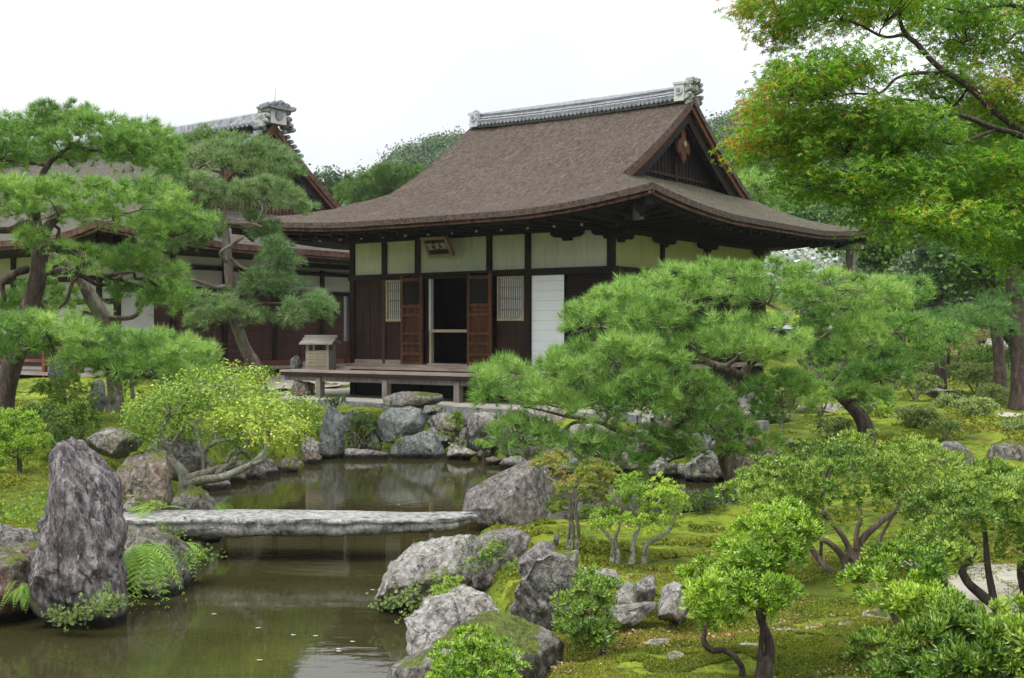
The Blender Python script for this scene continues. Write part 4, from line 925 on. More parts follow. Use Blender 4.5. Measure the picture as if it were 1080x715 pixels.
RK = [
 # near left
 ([(34,582),(46,545),(54,500),(56,476),(74,463),(114,460),(134,466),(134,505),(131,560),(133,600),(129,640),(116,658),(86,668),(58,660),(44,640),(39,610)], 9.0, .36, 'rock_purple', 'tall dark purple boulder standing at the left water edge', dict(facets=4, rough=.13, sub=6, sink=.1)),
 ([(-40,592),(0,584),(22,578),(38,592),(44,640),(34,668),(-40,668)], 9.15, .5, 'rock_brown', 'low brown mossy rock left of the tall purple boulder', dict(sink=.15)),
 ([(-30,556),(5,550),(30,560),(40,580),(20,598),(-30,600)], 9.5, .4, 'rock_grey', 'grey bank stone under the moss behind the tall boulder', {}),
 ([(92,462),(112,450),(138,454),(150,468),(148,484),(100,484)], 13.6, .35, 'rock_grey', 'flat grey stone in moss above the brown bank rock', {}),
 ([(124,500),(134,482),(150,476),(172,480),(182,500),(184,530),(176,552),(130,556)], 12.3, .6, 'rock_brown', 'brown bank rock with rusty face left of the yellow shrub trunk', dict(sink=.1)),
 ([(150,470),(158,460),(185,458),(212,466),(216,492),(200,512),(176,505),(156,485)], 13.6, .4, 'rock_grey', 'pale grey boulder seen through the yellow shrub branches', {}),
 ([(178,540),(186,520),(202,512),(216,518),(230,535),(230,556),(180,558)], 12.8, .5, 'rock_moss', 'dark mossy rock at the foot of the yellow shrub', dict(sink=.1)),
 ([(131,527),(138,523),(146,528),(147,545),(133,546)], 12.0, .12, 'rock_pale', 'small pale stone beside the left end of the bridge', {}),
 ([(145,532),(152,529),(158,535),(157,546),(146,546)], 12.0, .12, 'rock_pale', 'smallest whitish pebble near the left bridge end', {}),
 ([(126,590),(140,562),(160,552),(184,556),(198,572),(202,600),(198,628),(170,642),(140,650),(126,630)], 10.2, .6, 'rock_moss', 'mossy bank rock carrying the ferns under the bridge', dict(sink=.12)),
 ([(188,572),(204,566),(220,570),(221,580),(200,586),(188,584)], 11.6, .2, 'rock_brown', 'small dark stone at the waterline behind the ferns', dict(sink=.05)),
 ([(52,398),(55,374),(64,366),(74,372),(78,402),(64,412),(54,410)], 17.5, .3, 'rock_blue', 'upright bluish stone behind the dark round bush at left', {}),
 ([(94,428),(96,408),(103,400),(111,400),(112,418),(106,434)], 16.6, .22, 'rock_blue', 'slim dark standing stone beside the left pine trunk', {}),
 # far bank left to right
 ([(226,504),(236,490),(256,484),(276,486),(286,496),(280,504),(240,508)], 17.9, .3, 'rock_brown', 'low edging stones under the yellow shrub at the far waterline', dict(sink=.1)),
 ([(337,452),(345,436),(352,430),(361,427),(365,450),(363,483),(338,483)], 20.9, .28, 'rock_blue', 'upright grey standing stone on the far shore left of the dark bush', dict(sink=.08)),
 ([(360,440),(366,432),(384,434),(386,448),(364,456)], 21.6, .2, 'rock_grey', 'half hidden grey stone behind the dark far-shore bush', {}),
 ([(362,476),(385,472),(410,475),(413,484),(362,485)], 20.8, .3, 'rock_pale', 'flat waterline slab below the mossy far shore', dict(sink=.05)),
 ([(396,455),(401,440),(410,431),(428,429),(446,431),(449,445),(441,459),(425,467),(404,466)], 21.4, .4, 'rock_blue', 'big rounded bluish grey boulder below the step stone', dict(facets=6, rough=.06)),
 ([(411,476),(424,466),(440,463),(450,454),(462,459),(472,471),(471,482),(412,483)], 20.9, .35, 'rock_blue', 'wedge shaped grey rock at the far waterline under the rounded boulder', dict(sink=.06)),
 ([(450,440),(465,434),(490,436),(493,450),(480,458),(452,456)], 21.6, .35, 'rock_grey', 'squat grey rock right of the rounded bluish boulder', {}),
 ([(445,430),(456,426),(468,428),(466,438),(449,438)], 21.9, .3, 'rock_blue', 'flat stone wedged against the curb above the rounded boulder', {}),
 ([(490,458),(492,442),(502,433),(520,433),(530,445),(528,468),(515,476),(494,472)], 21.2, .4, 'rock_pale', 'pale rounded boulder beside the far pine boughs', {}),
 ([(471,472),(480,468),(498,469),(503,476),(500,484),(472,484)], 20.6, .25, 'rock_pale', 'low whitish stone at the waterline under the pale boulder', dict(sink=.05)),
 ([(502,478),(508,473),(518,475),(518,484),(503,485)], 20.5, .18, 'rock_brown', 'small reddish brown stone at the far waterline', dict(sink=.05)),
 ([(526,452),(535,440),(552,436),(566,444),(570,465),(555,490),(530,492),(524,475)], 19.9, .4, 'rock_grey', 'grey bank rock behind the lowest left pine boughs', dict(sink=.1)),
 ([(556,438),(566,428),(600,426),(618,436),(612,446),(570,448)], 20.6, .5, 'rock_pale', 'pale flat boulder on the bank behind the leaning pine boughs', {}),
 ([(566,470),(580,456),(600,450),(614,462),(612,492),(575,497)], 19.2, .4, 'rock_rose', 'rosy bank boulder behind the pine boughs above the purple rock', dict(sink=.1)),
 ([(600,466),(612,449),(632,445),(652,455),(656,468),(640,474),(606,474)], 19.4, .45, 'rock_pale', 'pale pointed boulder under the middle of the leaning pine', {}),
 ([(628,446),(634,437),(648,436),(652,446),(640,452)], 20.2, .3, 'rock_blue', 'small bluish stone above the pale pointed boulder', {}),
 ([(614,480),(630,470),(655,474),(662,498),(618,502)], 18.8, .35, 'rock_brown', 'brown waterline rock below the pale pointed boulder', dict(sink=.1)),
 ([(676,450),(680,438),(695,432),(712,437),(716,450),(700,456)], 19.6, .35, 'rock_pale', 'whitish boulder left of the leaning pine trunk', {}),
 ([(684,500),(688,486),(700,480),(714,486),(718,503),(690,507)], 18.0, .3, 'rock_grey', 'lichened grey rock on the channel bank left of the pine trunk', dict(sink=.1)),
 ([(722,505),(724,486),(738,475),(757,480),(762,502),(745,510)], 17.6, .35, 'rock_grey', 'lichen covered rock touching the foot of the leaning pine', dict(sink=.1)),
 ([(722,470),(724,452),(738,446),(750,456),(750,478),(730,482)], 18.6, .3, 'rock_blue', 'upright bluish stone just left of the leaning pine trunk', {}),
 ([(776,470),(782,460),(806,464),(826,472),(830,484),(815,500),(785,506),(777,490)], 16.5, .4, 'rock_brown', 'brown retaining rock at the edge of the moss mound right of the pine', dict(sink=.15)),
 ([(836,484),(840,469),(860,466),(876,472),(878,488),(850,492)], 16.2, .35, 'rock_brown', 'low dark rock in the mound edge above the big shrub', dict(sink=.1)),
 ([(797,442),(800,433),(816,430),(834,434),(834,443)], 20.5, .25, 'rock_grey', 'small grey rock between the little shrubs on the moss', {}),
 ([(838,436),(846,425),(870,424),(890,428),(888,438),(850,441)], 21.5, .3, 'rock_pale', 'pale long rock behind the moss left of the leaning dark trunk', {}),
 ([(982,476),(990,465),(1010,464),(1030,474),(1034,490),(1010,498),(985,490)], 15.6, .35, 'rock_grey', 'jagged grey rock beside the dark mossy boulder', dict(sink=.1)),
 ([(992,490),(998,476),(1010,474),(1020,485),(1028,510),(1000,516),(990,505)], 14.9, .3, 'rock_moss', 'dark boulder capped with bright moss behind the big shrub', dict(sink=.1)),
 ([(1044,478),(1050,466),(1066,463),(1090,468),(1095,488),(1060,494),(1046,490)], 16.0, .35, 'rock_moss', 'rounded mossy rock near the right edge of the garden', dict(sink=.1)),
 ([(976,417),(982,411),(994,409),(1008,412),(1018,419),(1000,423),(980,422)], 24.0, .35, 'rock_pale', 'long whitish rock lying in the moss between clipped shrubs', {}),
 ([(1038,368),(1046,357),(1060,356),(1066,366),(1062,376),(1042,376)], 29, .5, 'rock_pale', 'pale rock beside the tall trunk in the back garden', {}),
 ([(1070,508),(1076,500),(1095,498),(1100,512),(1075,514)], 14.4, .2, 'rock_grey', 'grey stone at the right edge above the sandy path', {}),
 # centre and front
 ([(487,545),(488,523),(498,507),(518,492),(544,484),(562,486),(577,499),(586,520),(585,558),(490,560)], 13.2, .45, 'rock_rose', 'big rosy purple boulder at the right end of the bridge', dict(facets=10, rough=.05, sub=6, sink=.1)),
 ([(396,630),(409,604),(417,584),(430,570),(447,563),(470,568),(500,572),(516,590),(508,612),(489,628),(465,650),(440,662),(400,656)], 9.5, .6, 'rock_pale', 'broad pale rock dropping into the pond below the bridge', dict(facets=11, rough=.09, sub=6, sink=.12)),
 ([(478,582),(504,570),(522,559),(541,558),(560,572),(555,592),(548,606),(520,616),(498,626),(480,610)], 9.6, .5, 'rock_rose', 'lichened rock right of the broad pale rock, topping the moss', dict(facets=9, sub=6, rough=.09)),
 ([(425,672),(442,655),(451,642),(469,640),(484,622),(504,620),(520,633),(529,645),(536,662),(532,690),(480,700),(440,700),(428,688)], 7.9, .42, 'rock_pale', 'craggy grey rock in front of the broad pale rock', dict(facets=11, rough=.12, sub=6, sink=.1)),
 ([(405,716),(440,700),(478,674),(515,656),(542,661),(572,676),(594,694),(600,740),(570,770),(410,770)], 6.4, .5, 'rock_moss', 'moss covered rock at the bottom centre of the view', dict(facets=6, rough=.09, sub=6, sink=.05)),
 ([(537,662),(541,642),(543,624),(551,607),(563,592),(572,582),(581,579),(590,592),(603,595),(611,606),(610,618),(603,642),(601,668),(596,686),(578,682),(553,672)], 7.3, .30, 'rock_grey', 'jagged upright dark rock beside the front shrub', dict(facets=12, rough=.12, sub=6)),
 ([(546,590),(562,572),(582,574),(592,588),(586,606),(560,618),(547,608)], 8.3, .3, 'rock_rose', 'grey rock peeping out behind the jagged upright rock', dict(sub=5)),
 ([(648,642),(652,620),(664,612),(674,622),(674,645)], 8.0, .22, 'rock_grey', 'small grey rock left of the narrow upright stone', {}),
 ([(668,642),(671,612),(680,607),(692,608),(693,624),(690,643)], 7.9, .16, 'rock_grey', 'narrow upright grey stone in the row of front rocks', dict(rough=.08)),
 ([(692,655),(694,630),(706,616),(724,612),(734,620),(734,648),(720,660)], 7.6, .28, 'rock_pale', 'rounded pale rock left of the two-trunk shrub', {}),
 ([(641,652),(642,638),(664,641),(692,636),(695,640),(672,655),(650,658)], 7.5, .2, 'rock_grey', 'low wedge stone in front of the narrow upright stone', {}),
 ([(608,612),(614,602),(632,601),(655,606),(658,618),(640,626),(612,622)], 8.7, .3, 'rock_pale', 'pale flat rock behind the small front shrub', {}),
 ([(810,612),(820,600),(836,598),(842,606),(830,616)], 9.4, .2, 'rock_grey', 'small stone below the big shrub on its left side', {}),
 ([(826,470),(832,462),(842,464),(842,476),(828,478)], 17, .2, 'rock_grey', 'tiny grey stone in the mound edge between two brown rocks', {}),
 # stones by the deck
 ([(306,392),(308,378),(314,374),(318,378),(318,392)], 27.9, .14, 'rock_grey', 'little pointed stone behind the left end of the deck', {}),
 ([(315,392),(318,383),(330,379),(338,384),(338,393)], 28.0, .2, 'rock_moss', 'low mossy stone beside the wooden well cover', {}),
 ([(306,412),(309,402),(322,400),(331,404),(332,416),(310,418)], 26.9, .25, 'rock_brown', 'rough brown stone under the left end of the deck', {}),
]
XB = [((384,472),(386,458),(396,452),(404,458),(402,474)), ((448,462),(452,452),(466,450),(478,456),(476,470),(462,474)), ((474,462),(478,452),(492,450),(498,460),(496,472),(480,472)), ((366,470),(366,455),(380,452),(388,462),(386,474)), ((316,482),(318,466),(330,460),(338,468),(338,484)), ((292,492),(294,474),(308,468),(318,476),(320,492)), ((262,494),(266,480),(282,474),(296,480),(296,496)),
      ((540,468),(544,452),(560,448),(572,458),(570,474),(552,478)), ((640,492),(642,474),(660,468),(676,476),(678,496)), ((660,470),(664,456),(680,452),(690,462),(688,476)), ((700,474),(704,458),(720,454),(728,466),(726,480)), ((756,506),(758,488),(772,480),(786,488),(788,508)), ((748,476),(752,464),(766,458),(780,466),(778,482)), ((590,498),(592,486),(606,480),(620,486),(622,500)), ((530,496),(534,480),(552,476),(566,484),(566,500)), ((232,500),(236,486),(250,480),(264,488),(264,502)),
      ((420,436),(424,430),(438,428),(444,434),(440,440)), ((375,440),(380,434),(394,434),(400,440),(396,448))]
for k_, pl_ in enumerate(XB): rock(pl_, (21.4 if pl_[0][0] < 530 and pl_[0][1] < 480 else 20.4) - (1.6 if pl_[0][0] > 580 else 0), .32, ('rock_grey', 'rock_blue', 'rock_pale', 'rock_brown')[k_ % 4], 'filler stone wedged into the far bank between larger boulders', 'filler stones in the far pond bank', seed=700 + k_, name='bank_stone', cat='bank stone', sink=.06)
for pl_, Y_, t_, m_, lab, kw in RK: rock(pl_, Y_, t_, m_, lab, **kw)
# scattered edging stones along the shoreline, each one its own
for k_, (pl_, y_) in enumerate((([(284,500),(290,486),(306,482),(318,490),(316,500)], 18.9), ([(262,500),(268,486),(282,482),(294,490),(292,503)], 18.3), ([(312,494),(316,480),(328,474),(340,482),(340,492)], 19.9), ([(216,520),(218,500),(232,492),(244,502),(242,518)], 17.0))): rock(pl_, y_, .3, ('rock_brown', 'rock_grey')[k_ % 2], 'dark edging rock below the yellow-green shrub on the left shore', 'dark edging rocks under the yellow-green shrub', seed=800 + k_, name='bank_stone', cat='bank stone', sink=.08)
def edging():
    rng = np.random.default_rng(77); k = 0
    segs = [((205, 590), (214, 565)), ((222, 520), (255, 505)), ((505, 487), (560, 498)), ((560, 498), (680, 502)), ((680, 502), (790, 508)), ((770, 541), (640, 553)), ((462, 572), (420, 600))]
    for (a, b) in segs:
        A = G(*a)[:2]; B = G(*b)[:2]; n = max(1, int(np.linalg.norm(B - A) / .75))
        for i in range(n):
            p = A + (B - A) * (i + rng.uniform(.2, .8)) / n; s = rng.uniform(.13, .24); sc = FPX / p[1]; cx = CX + p[0] * sc; cy = HOR + (CAMZ - .05) * sc
            poly = [(cx + s * sc * 1.2 * math.cos(t), cy - s * sc * .75 * math.sin(t)) for t in np.linspace(0, 6.28, 9)[:-1]]
            rock(poly, p[1] + .1, s, ['rock_brown', 'rock_grey', 'rock_moss'][k % 3], 'small rounded edging stone at the waterline of the pond', 'small edging stones along the pond', sub=4, seed=500 + k, name='edging_stone', cat='edging stone'); k += 1
edging()
# step stone on the platform
rock([(404,426),(404,414),(412,412),(440,413),(466,415),(468,420),(464,428),(430,429),(408,428)], 22.9, .30, 'rock_grey', 'long flat step stone in front of the deck', facets=5, rough=.05, name='step_stone', cat='step stone')
# stepping stones flush in the moss
def stepping(px, py, z, w, d, label, seed):
    g0 = G(px, py, z); h = gz(g0[0], g0[1]); rng = np.random.default_rng(seed); n = 26; ang = np.linspace(0, 2 * math.pi, n + 1)[:-1]
    rr = 1 + .16 * np.array([float(noise3(np.array([math.cos(a) * 1.3, math.sin(a) * 1.3, seed * 3.3]))) for a in ang])
    V = [(g0[0], g0[1], h + .022)]
    for f, dz in ((.5, .022), (.85, .018), (1, .006), (1.03, -.08)):
        V += [(g0[0] + w * f * r * math.cos(a), g0[1] + d * f * r * math.sin(a), h + dz + .006 * float(noise3(np.array([a * 2, f * 5, seed])))) for a, r in zip(ang, rr)]
    t = [(0, 1 + i, 1 + (i + 1) % n) for i in range(n)]; q = [(1 + r * n + i, 1 + (r + 1) * n + i, 1 + (r + 1) * n + (i + 1) % n, 1 + r * n + (i + 1) % n) for r in range(3) for i in range(n)]
    tag(Geo().add(V, [np.array(t), np.array(q)]).build('stepping_stone', M['rock_pale'], smooth=True), label, 'stepping stone', 'stepping stones set in the moss')
for a in ((674, 710, .58, .085, .10, 'flat round stepping stone at the bottom edge of the moss', 1), (713, 672, .56, .05, .07, 'small pale stepping stone left of the two-trunk shrub', 2), (793, 667, .56, .09, .06, 'pale stepping stone between the two trunks of the front shrub', 3), (926, 636, .52, .09, .09, 'white flat stepping stone beside the right shrub', 4),
          (832, 647, .52, .10, .06, 'worn stepping stone in moss right of the two-trunk shrub', 5), (858, 645, .52, .05, .05, 'tiny stepping stone right of the worn one', 6), (892, 644, .52, .05, .06, 'small round stepping stone in the open moss', 7), (700, 655, .5, .10, .05, 'flat stone sunk in moss under the rounded pale rock', 8)): stepping(*a)

# ------------------------------------------------------------ stone slab bridge
def bridge():
    n, m_ = 160, 17; xl = P(118, 545, 11.7)[0]; xr = P(504, 548, 11.9)[0]; g = Geo(); V = []
    u = np.linspace(0, 1, n)
    yb = 12.0 + .06 * np.sin(u * 5) - .05 * u; yf = 11.40 + .05 * noise3(np.stack([u * 6, u * 0, u * 0], 1), 3) + .22 * sstep(.93, 1, u) + .10 * sstep(.06, 0, u)
    zt = .41 + .006 * noise3(np.stack([u * 5, u * 0 + 3, u * 0], 1), 4); th = .19 + .018 * noise3(np.stack([u * 7, u * 0 + 9, u * 0], 1), 5); th = th * (1 - .45 * sstep(.62, .68, u) * .4) * (1 - .62 * sstep(.88, 1.0, u)) * (1 - .3 * sstep(.10, .0, u))
    prof = []
    for i in range(n):
        x = xl + (xr - xl) * u[i]
        A_, B_, Z_, H_ = yf[i], yb[i], zt[i], th[i]
        ring = [(A_ + .015, Z_), (A_ + .04, Z_ + .002), (A_ + .2, Z_ + .004), (B_ - .2, Z_ + .006), (B_ - .03, Z_ + .003), (B_ - .01, Z_ - .006), (B_, Z_ - .03), (B_ - .02, Z_ - H_ + .02), (B_ - .05, Z_ - H_), ((A_ + B_) / 2, Z_ - H_ - .01), (A_ + .09, Z_ - H_), (A_ + .06, Z_ - H_ + .012), (A_ + .03, Z_ - H_ * .8), (A_ + .012, Z_ - H_ * .55), (A_ + .02, Z_ - H_ * .3), (A_ + .002, Z_ - .035), (A_ + .003, Z_ - .012)]
        V += [(x, a, b) for a, b in ring]
    V = np.array(V); f = fbm(V * np.array((3, 6, 9)), 4, 12); ed = np.tile(np.array([.2, .1, 0, 0, .2] + [1.0] * 12), n); V[:, 1] += .026 * f * ed; V[:, 2] += .010 * f * ed + .002 * f
    q = [(i * m_ + k, i * m_ + (k + 1) % m_, (i + 1) * m_ + (k + 1) % m_, (i + 1) * m_ + k) for i in range(n - 1) for k in range(m_)]
    c0 = len(V); V = np.vstack([V, V[:m_].mean(0), V[-m_:].mean(0)])
    t = [((k + 1) % m_, k, c0) for k in range(m_)] + [((n - 1) * m_ + k, (n - 1) * m_ + (k + 1) % m_, c0 + 1) for k in range(m_)]
    tag(g.add(V, [np.array(q), np.array(t)]).build('stone_bridge', M['slab'], smooth=True), 'long pale stone slab bridge laid across the narrow part of the pond', 'bridge')
bridge()
# little marker stone in the moss
rock([(583,575),(584,566),(588,563),(590,568),(590,576)], 10.3, .03, 'rock_grey', 'finger sized marker stone in the moss by the orange-tipped shrub', sub=3, name='marker_stone', cat='marker stone')
# ------------------------------------------------------------ trees and shrubs
DM = 2.6
LK = .62
def limb(g, pts, Y, seg=8, jit=.02, seed=0, smooth=4):
    """pts (px, py, radius_px[, dY]) -> tapered limb; returns world points"""
    W = []; r = []
    for p in pts:
        y = Y + (p[3] if len(p) > 3 else 0); W.append(P(p[0], p[1], y)); r.append(p[2] * LK * y / FPX)
    g.tube(W, r, seg, smooth, jit, seed); return np.array(W), np.array(r)
def bough(g, a, b, r0, r1, rng, seg=5, sag=.0, n=5, wob=.12):
    a = np.array(a); b = np.array(b); L = np.linalg.norm(b - a); t = np.linspace(0, 1, n)[:, None]
    q = a + (b - a) * t + rng.normal(size=(n, 3)) * wob * L * np.sin(t * math.pi) * .5 + np.array((0, 0, 1)) * sag * L * np.sin(t * math.pi)
    g.tube(q, np.linspace(r0, r1, n), seg, 2); return q
def needle_templates(seed, n, L, w): 
    rng = np.random.default_rng(seed); return [T_needle(rng, n, L, w) for _ in range(5)]
def make_tree(name, label, cat, Y, trunks, pads, leaf, bark, temps, dens, per, r, seed, group=None, tone=(.5, .2), up=.6, flat_=.7, hollow=.5, twigs=.07, twig_r=.012, main_r=.035, scale=(.75, 1.2), drop=None, grow=1.0, tone_fn=None, hub=True, seg=8):
    """a thing: Empty at the base > trunk (with limbs and twigs), crown. pads: (poly_px, Y, thickness[, density factor])"""
    rng = np.random.default_rng(seed); g = Geo(); sk = []
    for k, tr in enumerate(trunks):
        w, rr = limb(g, tr, Y, seg, .02, seed + k)
        hg = gz(w[0][0], w[0][1])
        if k == 0 or -.3 < w[0][2] - hg < .45 and all(np.linalg.norm(s_[:3] - w[0]) > rr[0] * .8 for s_ in sk):
            if w[0][2] > hg - .04: g.tube([(w[0][0] - .02, w[0][1], hg - .08), w[0] * .5 + np.array((w[0][0], w[0][1], hg)) * .5, w[0] + (w[1] - w[0]) * .25], [rr[0] * 1.45, rr[0] * 1.15, rr[0] * .98], seg, 3)
        for i in range(len(w) - 1):
            for t in np.linspace(0, 1, 5): sk.append(np.append(w[i] + (w[i + 1] - w[i]) * t, rr[i]))
    sk = np.array(sk); base = np.array((*sk[0, :3],)); c = Geo()
    for pd in pads:
        poly, py_, th = pd[:3]; pc_ = np.array(poly, float); poly = pc_.mean(0) + (pc_ - pc_.mean(0)) * np.array((grow, 1 + (grow - 1) * .7)) + np.array((0, grow > 1.05 and 3)); df = pd[3] if len(pd) > 3 else 1
        W, out = fill(poly, py_, th, dens * df * DM, rng, hollow, r * .45)
        if drop: W = W[rng.random(len(W)) > drop]; out = out[:len(W)]
        if hub:
            ctr = W.mean(0) - np.array((0, 0, .3 * (W[:, 2].max() - W[:, 2].min())))
            hi = max(.15, np.ptp(W[:, 2])); ok = sk[:, 2] < W[:, 2].max(); S = sk[ok] if ok.any() else sk
            d = np.linalg.norm(S[:, :3] - ctr, axis=1); s0 = S[np.argmin(d)]
            span = np.ptp(W[:, 0]); hubs = [ctr] if span < 1.2 else [ctr + np.array((f * span, 0, 0)) for f in (-.25, 0.05, .28)]
            for h in hubs:
                d = np.linalg.norm(S[:, :3] - h, axis=1); s0 = S[np.argmin(d)]; L = np.linalg.norm(h - s0[:3])
                if L > .12: bough(g, s0[:3], h, min(s0[3] * .6, main_r), main_r * .5, rng, 6, .05, 6, .16)
            hubs = np.array(hubs); pick = rng.random(len(W)) < twigs
            for p_ in W[pick]:
                h = hubs[np.argmin(np.linalg.norm(hubs - p_, axis=1))]; f = rng.uniform(0, .35); a = h * (1 - f) + p_ * f if f else h
                bough(g, h, p_, twig_r, twig_r * .35, rng, 4, .08, 4, .2)
        pos, ax, ci = clumps(W, out, rng, r * rng.uniform(.7, 1.25, len(W)), per, up, flat_)
        tn = smoothnoise_tone(W, rng, tone[0], tone[1])[ci]
        if tone_fn is not None: tn = tone_fn(pos, tn, rng)
        ax2 = unit(ax * np.array((1, 1, .8)) + np.array((0, 0, up)))
        scatter(c, temps, pos, ax2, rng.uniform(*scale, len(pos)) * rng.uniform(.85, 1.1, len(W))[ci], tn, rng)
    root = empty(name, base, 0, label, cat, group)
    o1 = g.build('trunk', M[bark], None, smooth=True, loc=base); o2 = c.build('crown', M[leaf], None, tone=True, loc=base)
    for o in (o1, o2): o.parent = root; o.location = (0, 0, 0)
    return root
NT1 = needle_templates(1, 30, .125, .0062); NT2 = needle_templates(2, 26, .135, .0085)

# big pine at far left, two trunks
make_tree('pine_tree', 'large old pine at far left with thick leaning dark trunk and tiers of bright needles', 'pine tree', 16.2,
    [[(3, 438, 19), (8, 400, 17), (20, 362, 17), (32, 325, 16), (40, 290, 14), (44, 262, 13), (40, 247, 11)],
     [(40, 250, 10), (28, 236, 8, -.2), (10, 243, 6, -.3), (-25, 240, 5, -.4)], [(42, 256, 11), (52, 236, 8), (72, 224, 6, .2), (110, 222, 5, .3), (150, 232, 3, .3)],
     [(40, 248, 8), (38, 215, 6, .3), (50, 175, 5, .4), (75, 155, 3, .4)], [(48, 262, 6), (62, 256, 6, -.2), (80, 268, 6, -.3), (88, 272, 6, -.3), (98, 277, 5, -.3), (110, 290, 4, -.3), (122, 289, 3, -.3)],
     [(88, 273, 4, -.3), (84, 288, 4, -.3), (76, 300, 3, -.3), (70, 318, 3, -.3), (60, 326, 2, -.3)],
     [(28, 284, 7), (12, 290, 6, -.3), (3, 300, 5, -.3), (5, 318, 3, -.3)], [(14, 385, 8), (35, 352, 6, -.8), (60, 350, 5, -1.2), (75, 368, 4, -1.4), (95, 372, 3, -1.5)]],
    [([(-60, 128), (0, 122), (35, 113), (90, 110), (130, 124), (160, 128), (186, 148), (178, 180), (140, 180), (95, 168), (50, 178), (0, 176), (-60, 180)], 16.8, .7),
     ([(-60, 195), (0, 190), (50, 186), (100, 192), (150, 186), (182, 196), (182, 212), (150, 228), (110, 236), (60, 228), (0, 232), (-60, 232)], 15.8, .7, .85),
     ([(145, 226), (175, 216), (210, 216), (230, 226), (226, 246), (200, 256), (165, 256), (142, 246)], 16.4, .4, .7),
     ([(88, 262), (120, 256), (160, 254), (190, 262), (192, 285), (180, 308), (150, 318), (120, 312), (112, 296), (90, 285)], 17.2, .5, .6),
     ([(-50, 305), (0, 312), (22, 300), (60, 296), (75, 310), (66, 330), (30, 334), (-50, 335)], 17.4, .6, .7),
     ([(28, 242), (60, 246), (68, 262), (50, 272), (30, 262)], 15.6, .3, .7), ([(66, 274), (84, 282), (80, 298), (66, 292)], 15.4, .2, .6),
     ([(-60, 342), (0, 336), (35, 328), (70, 333), (100, 350), (104, 366), (80, 372), (55, 362), (40, 378), (0, 376), (-60, 380)], 14.6, .7),
     ([(76, 386), (84, 366), (108, 352), (150, 345), (200, 352), (222, 372), (220, 398), (190, 405), (150, 418), (128, 402), (100, 400), (84, 396)], 14.8, .7)],
    'pine', 'bark_dark', NT1, 36, 10, .20, 101, grow=1.08, tone=(.56, .24), main_r=.05)
make_tree('pine_tree', 'second left pine with curved grey trunk behind the large old pine', 'pine tree', 18,
    [[(122, 425, 13), (119, 395, 12), (117, 365, 11), (108, 335, 13), (94, 312, 11), (84, 296, 9), (74, 282, 7), (55, 270, 6)], [(140, 420, 4), (139, 400, 3), (141, 380, 3)], [(82, 292, 5), (66, 284, 5, -.3), (52, 288, 4, -.3)], [(108, 335, 5), (140, 335, 4), (150, 322, 3), (160, 308, 2)]],
    [([(60, 330), (80, 318), (100, 320), (96, 335), (70, 340)], 18.3, .4, .8), ([(150, 300), (180, 290), (200, 302), (190, 330), (160, 332)], 18.4, .5), ([(176, 372), (200, 362), (232, 382), (222, 400), (190, 400)], 17.5, .4)],
    'pine', 'bark_pine', NT1, 30, 8, .2, 102, grow=1.1, tone=(.5, .2))
# middle-left pine in front of the red wall
make_tree('pine_tree', 'slender pine with pale straight trunk before the red-brown plank wall', 'pine tree', 21,
    [[(276, 418, 12), (268, 388, 11), (258, 365, 9.5), (248, 340, 9), (243, 318, 8.5), (242, 296, 8), (240, 270, 7), (237, 245, 6), (235, 220, 5), (232, 195, 4), (235, 170, 3)],
     [(242, 302, 4), (225, 303, 4, -.2), (205, 296, 3, -.4), (196, 294, 2, -.4)], [(240, 278, 3), (233, 268, 3, -.3), (246, 258, 3, -.3), (256, 250, 2, -.3)], [(243, 272, 2.5), (258, 284, 2, -.3), (280, 282, 2, -.4)],
     [(247, 328, 3), (262, 325, 2.5, -.3), (280, 320, 2, -.4), (300, 321, 2, -.5)], [(237, 235, 4), (262, 236, 3, -.2), (276, 240, 2, -.2)], [(234, 205, 4), (205, 200, 3, -.3), (185, 195, 2, -.4)], [(245, 322, 3), (225, 330, 2.5, -.2), (195, 332, 2, -.3)]],
    [([(172, 165), (190, 147), (220, 139), (255, 146), (290, 146), (308, 162), (305, 180), (280, 186), (240, 182), (200, 186), (178, 186)], 21.4, .8),
     ([(158, 206), (170, 192), (205, 186), (245, 190), (290, 190), (312, 200), (326, 218), (300, 222), (270, 215), (235, 218), (200, 216), (175, 222)], 21, .9),
     ([(150, 235), (165, 222), (200, 222), (222, 232), (220, 250), (190, 262), (160, 262)], 21.3, .6),
     ([(256, 236), (275, 224), (290, 232), (286, 248), (262, 250)], 21.5, .4), ([(272, 262), (284, 250), (304, 252), (315, 268), (308, 282), (285, 286), (274, 275)], 20.6, .5),
     ([(252, 300), (266, 286), (290, 284), (308, 292), (310, 306), (290, 310), (262, 309)], 20.6, .5), ([(297, 326), (310, 312), (330, 306), (347, 312), (353, 326), (342, 336), (318, 342), (300, 338)], 20.2, .45),
     ([(204, 320), (220, 308), (250, 308), (266, 318), (262, 335), (232, 340), (208, 346)], 20.5, .5), ([(256, 326), (275, 320), (284, 328), (276, 338), (258, 336)], 20.4, .3)],
    'pine_grey', 'bark_pine', NT2, 30, 9, .20, 103, grow=1.16, tone=(.55, .24), main_r=.04)
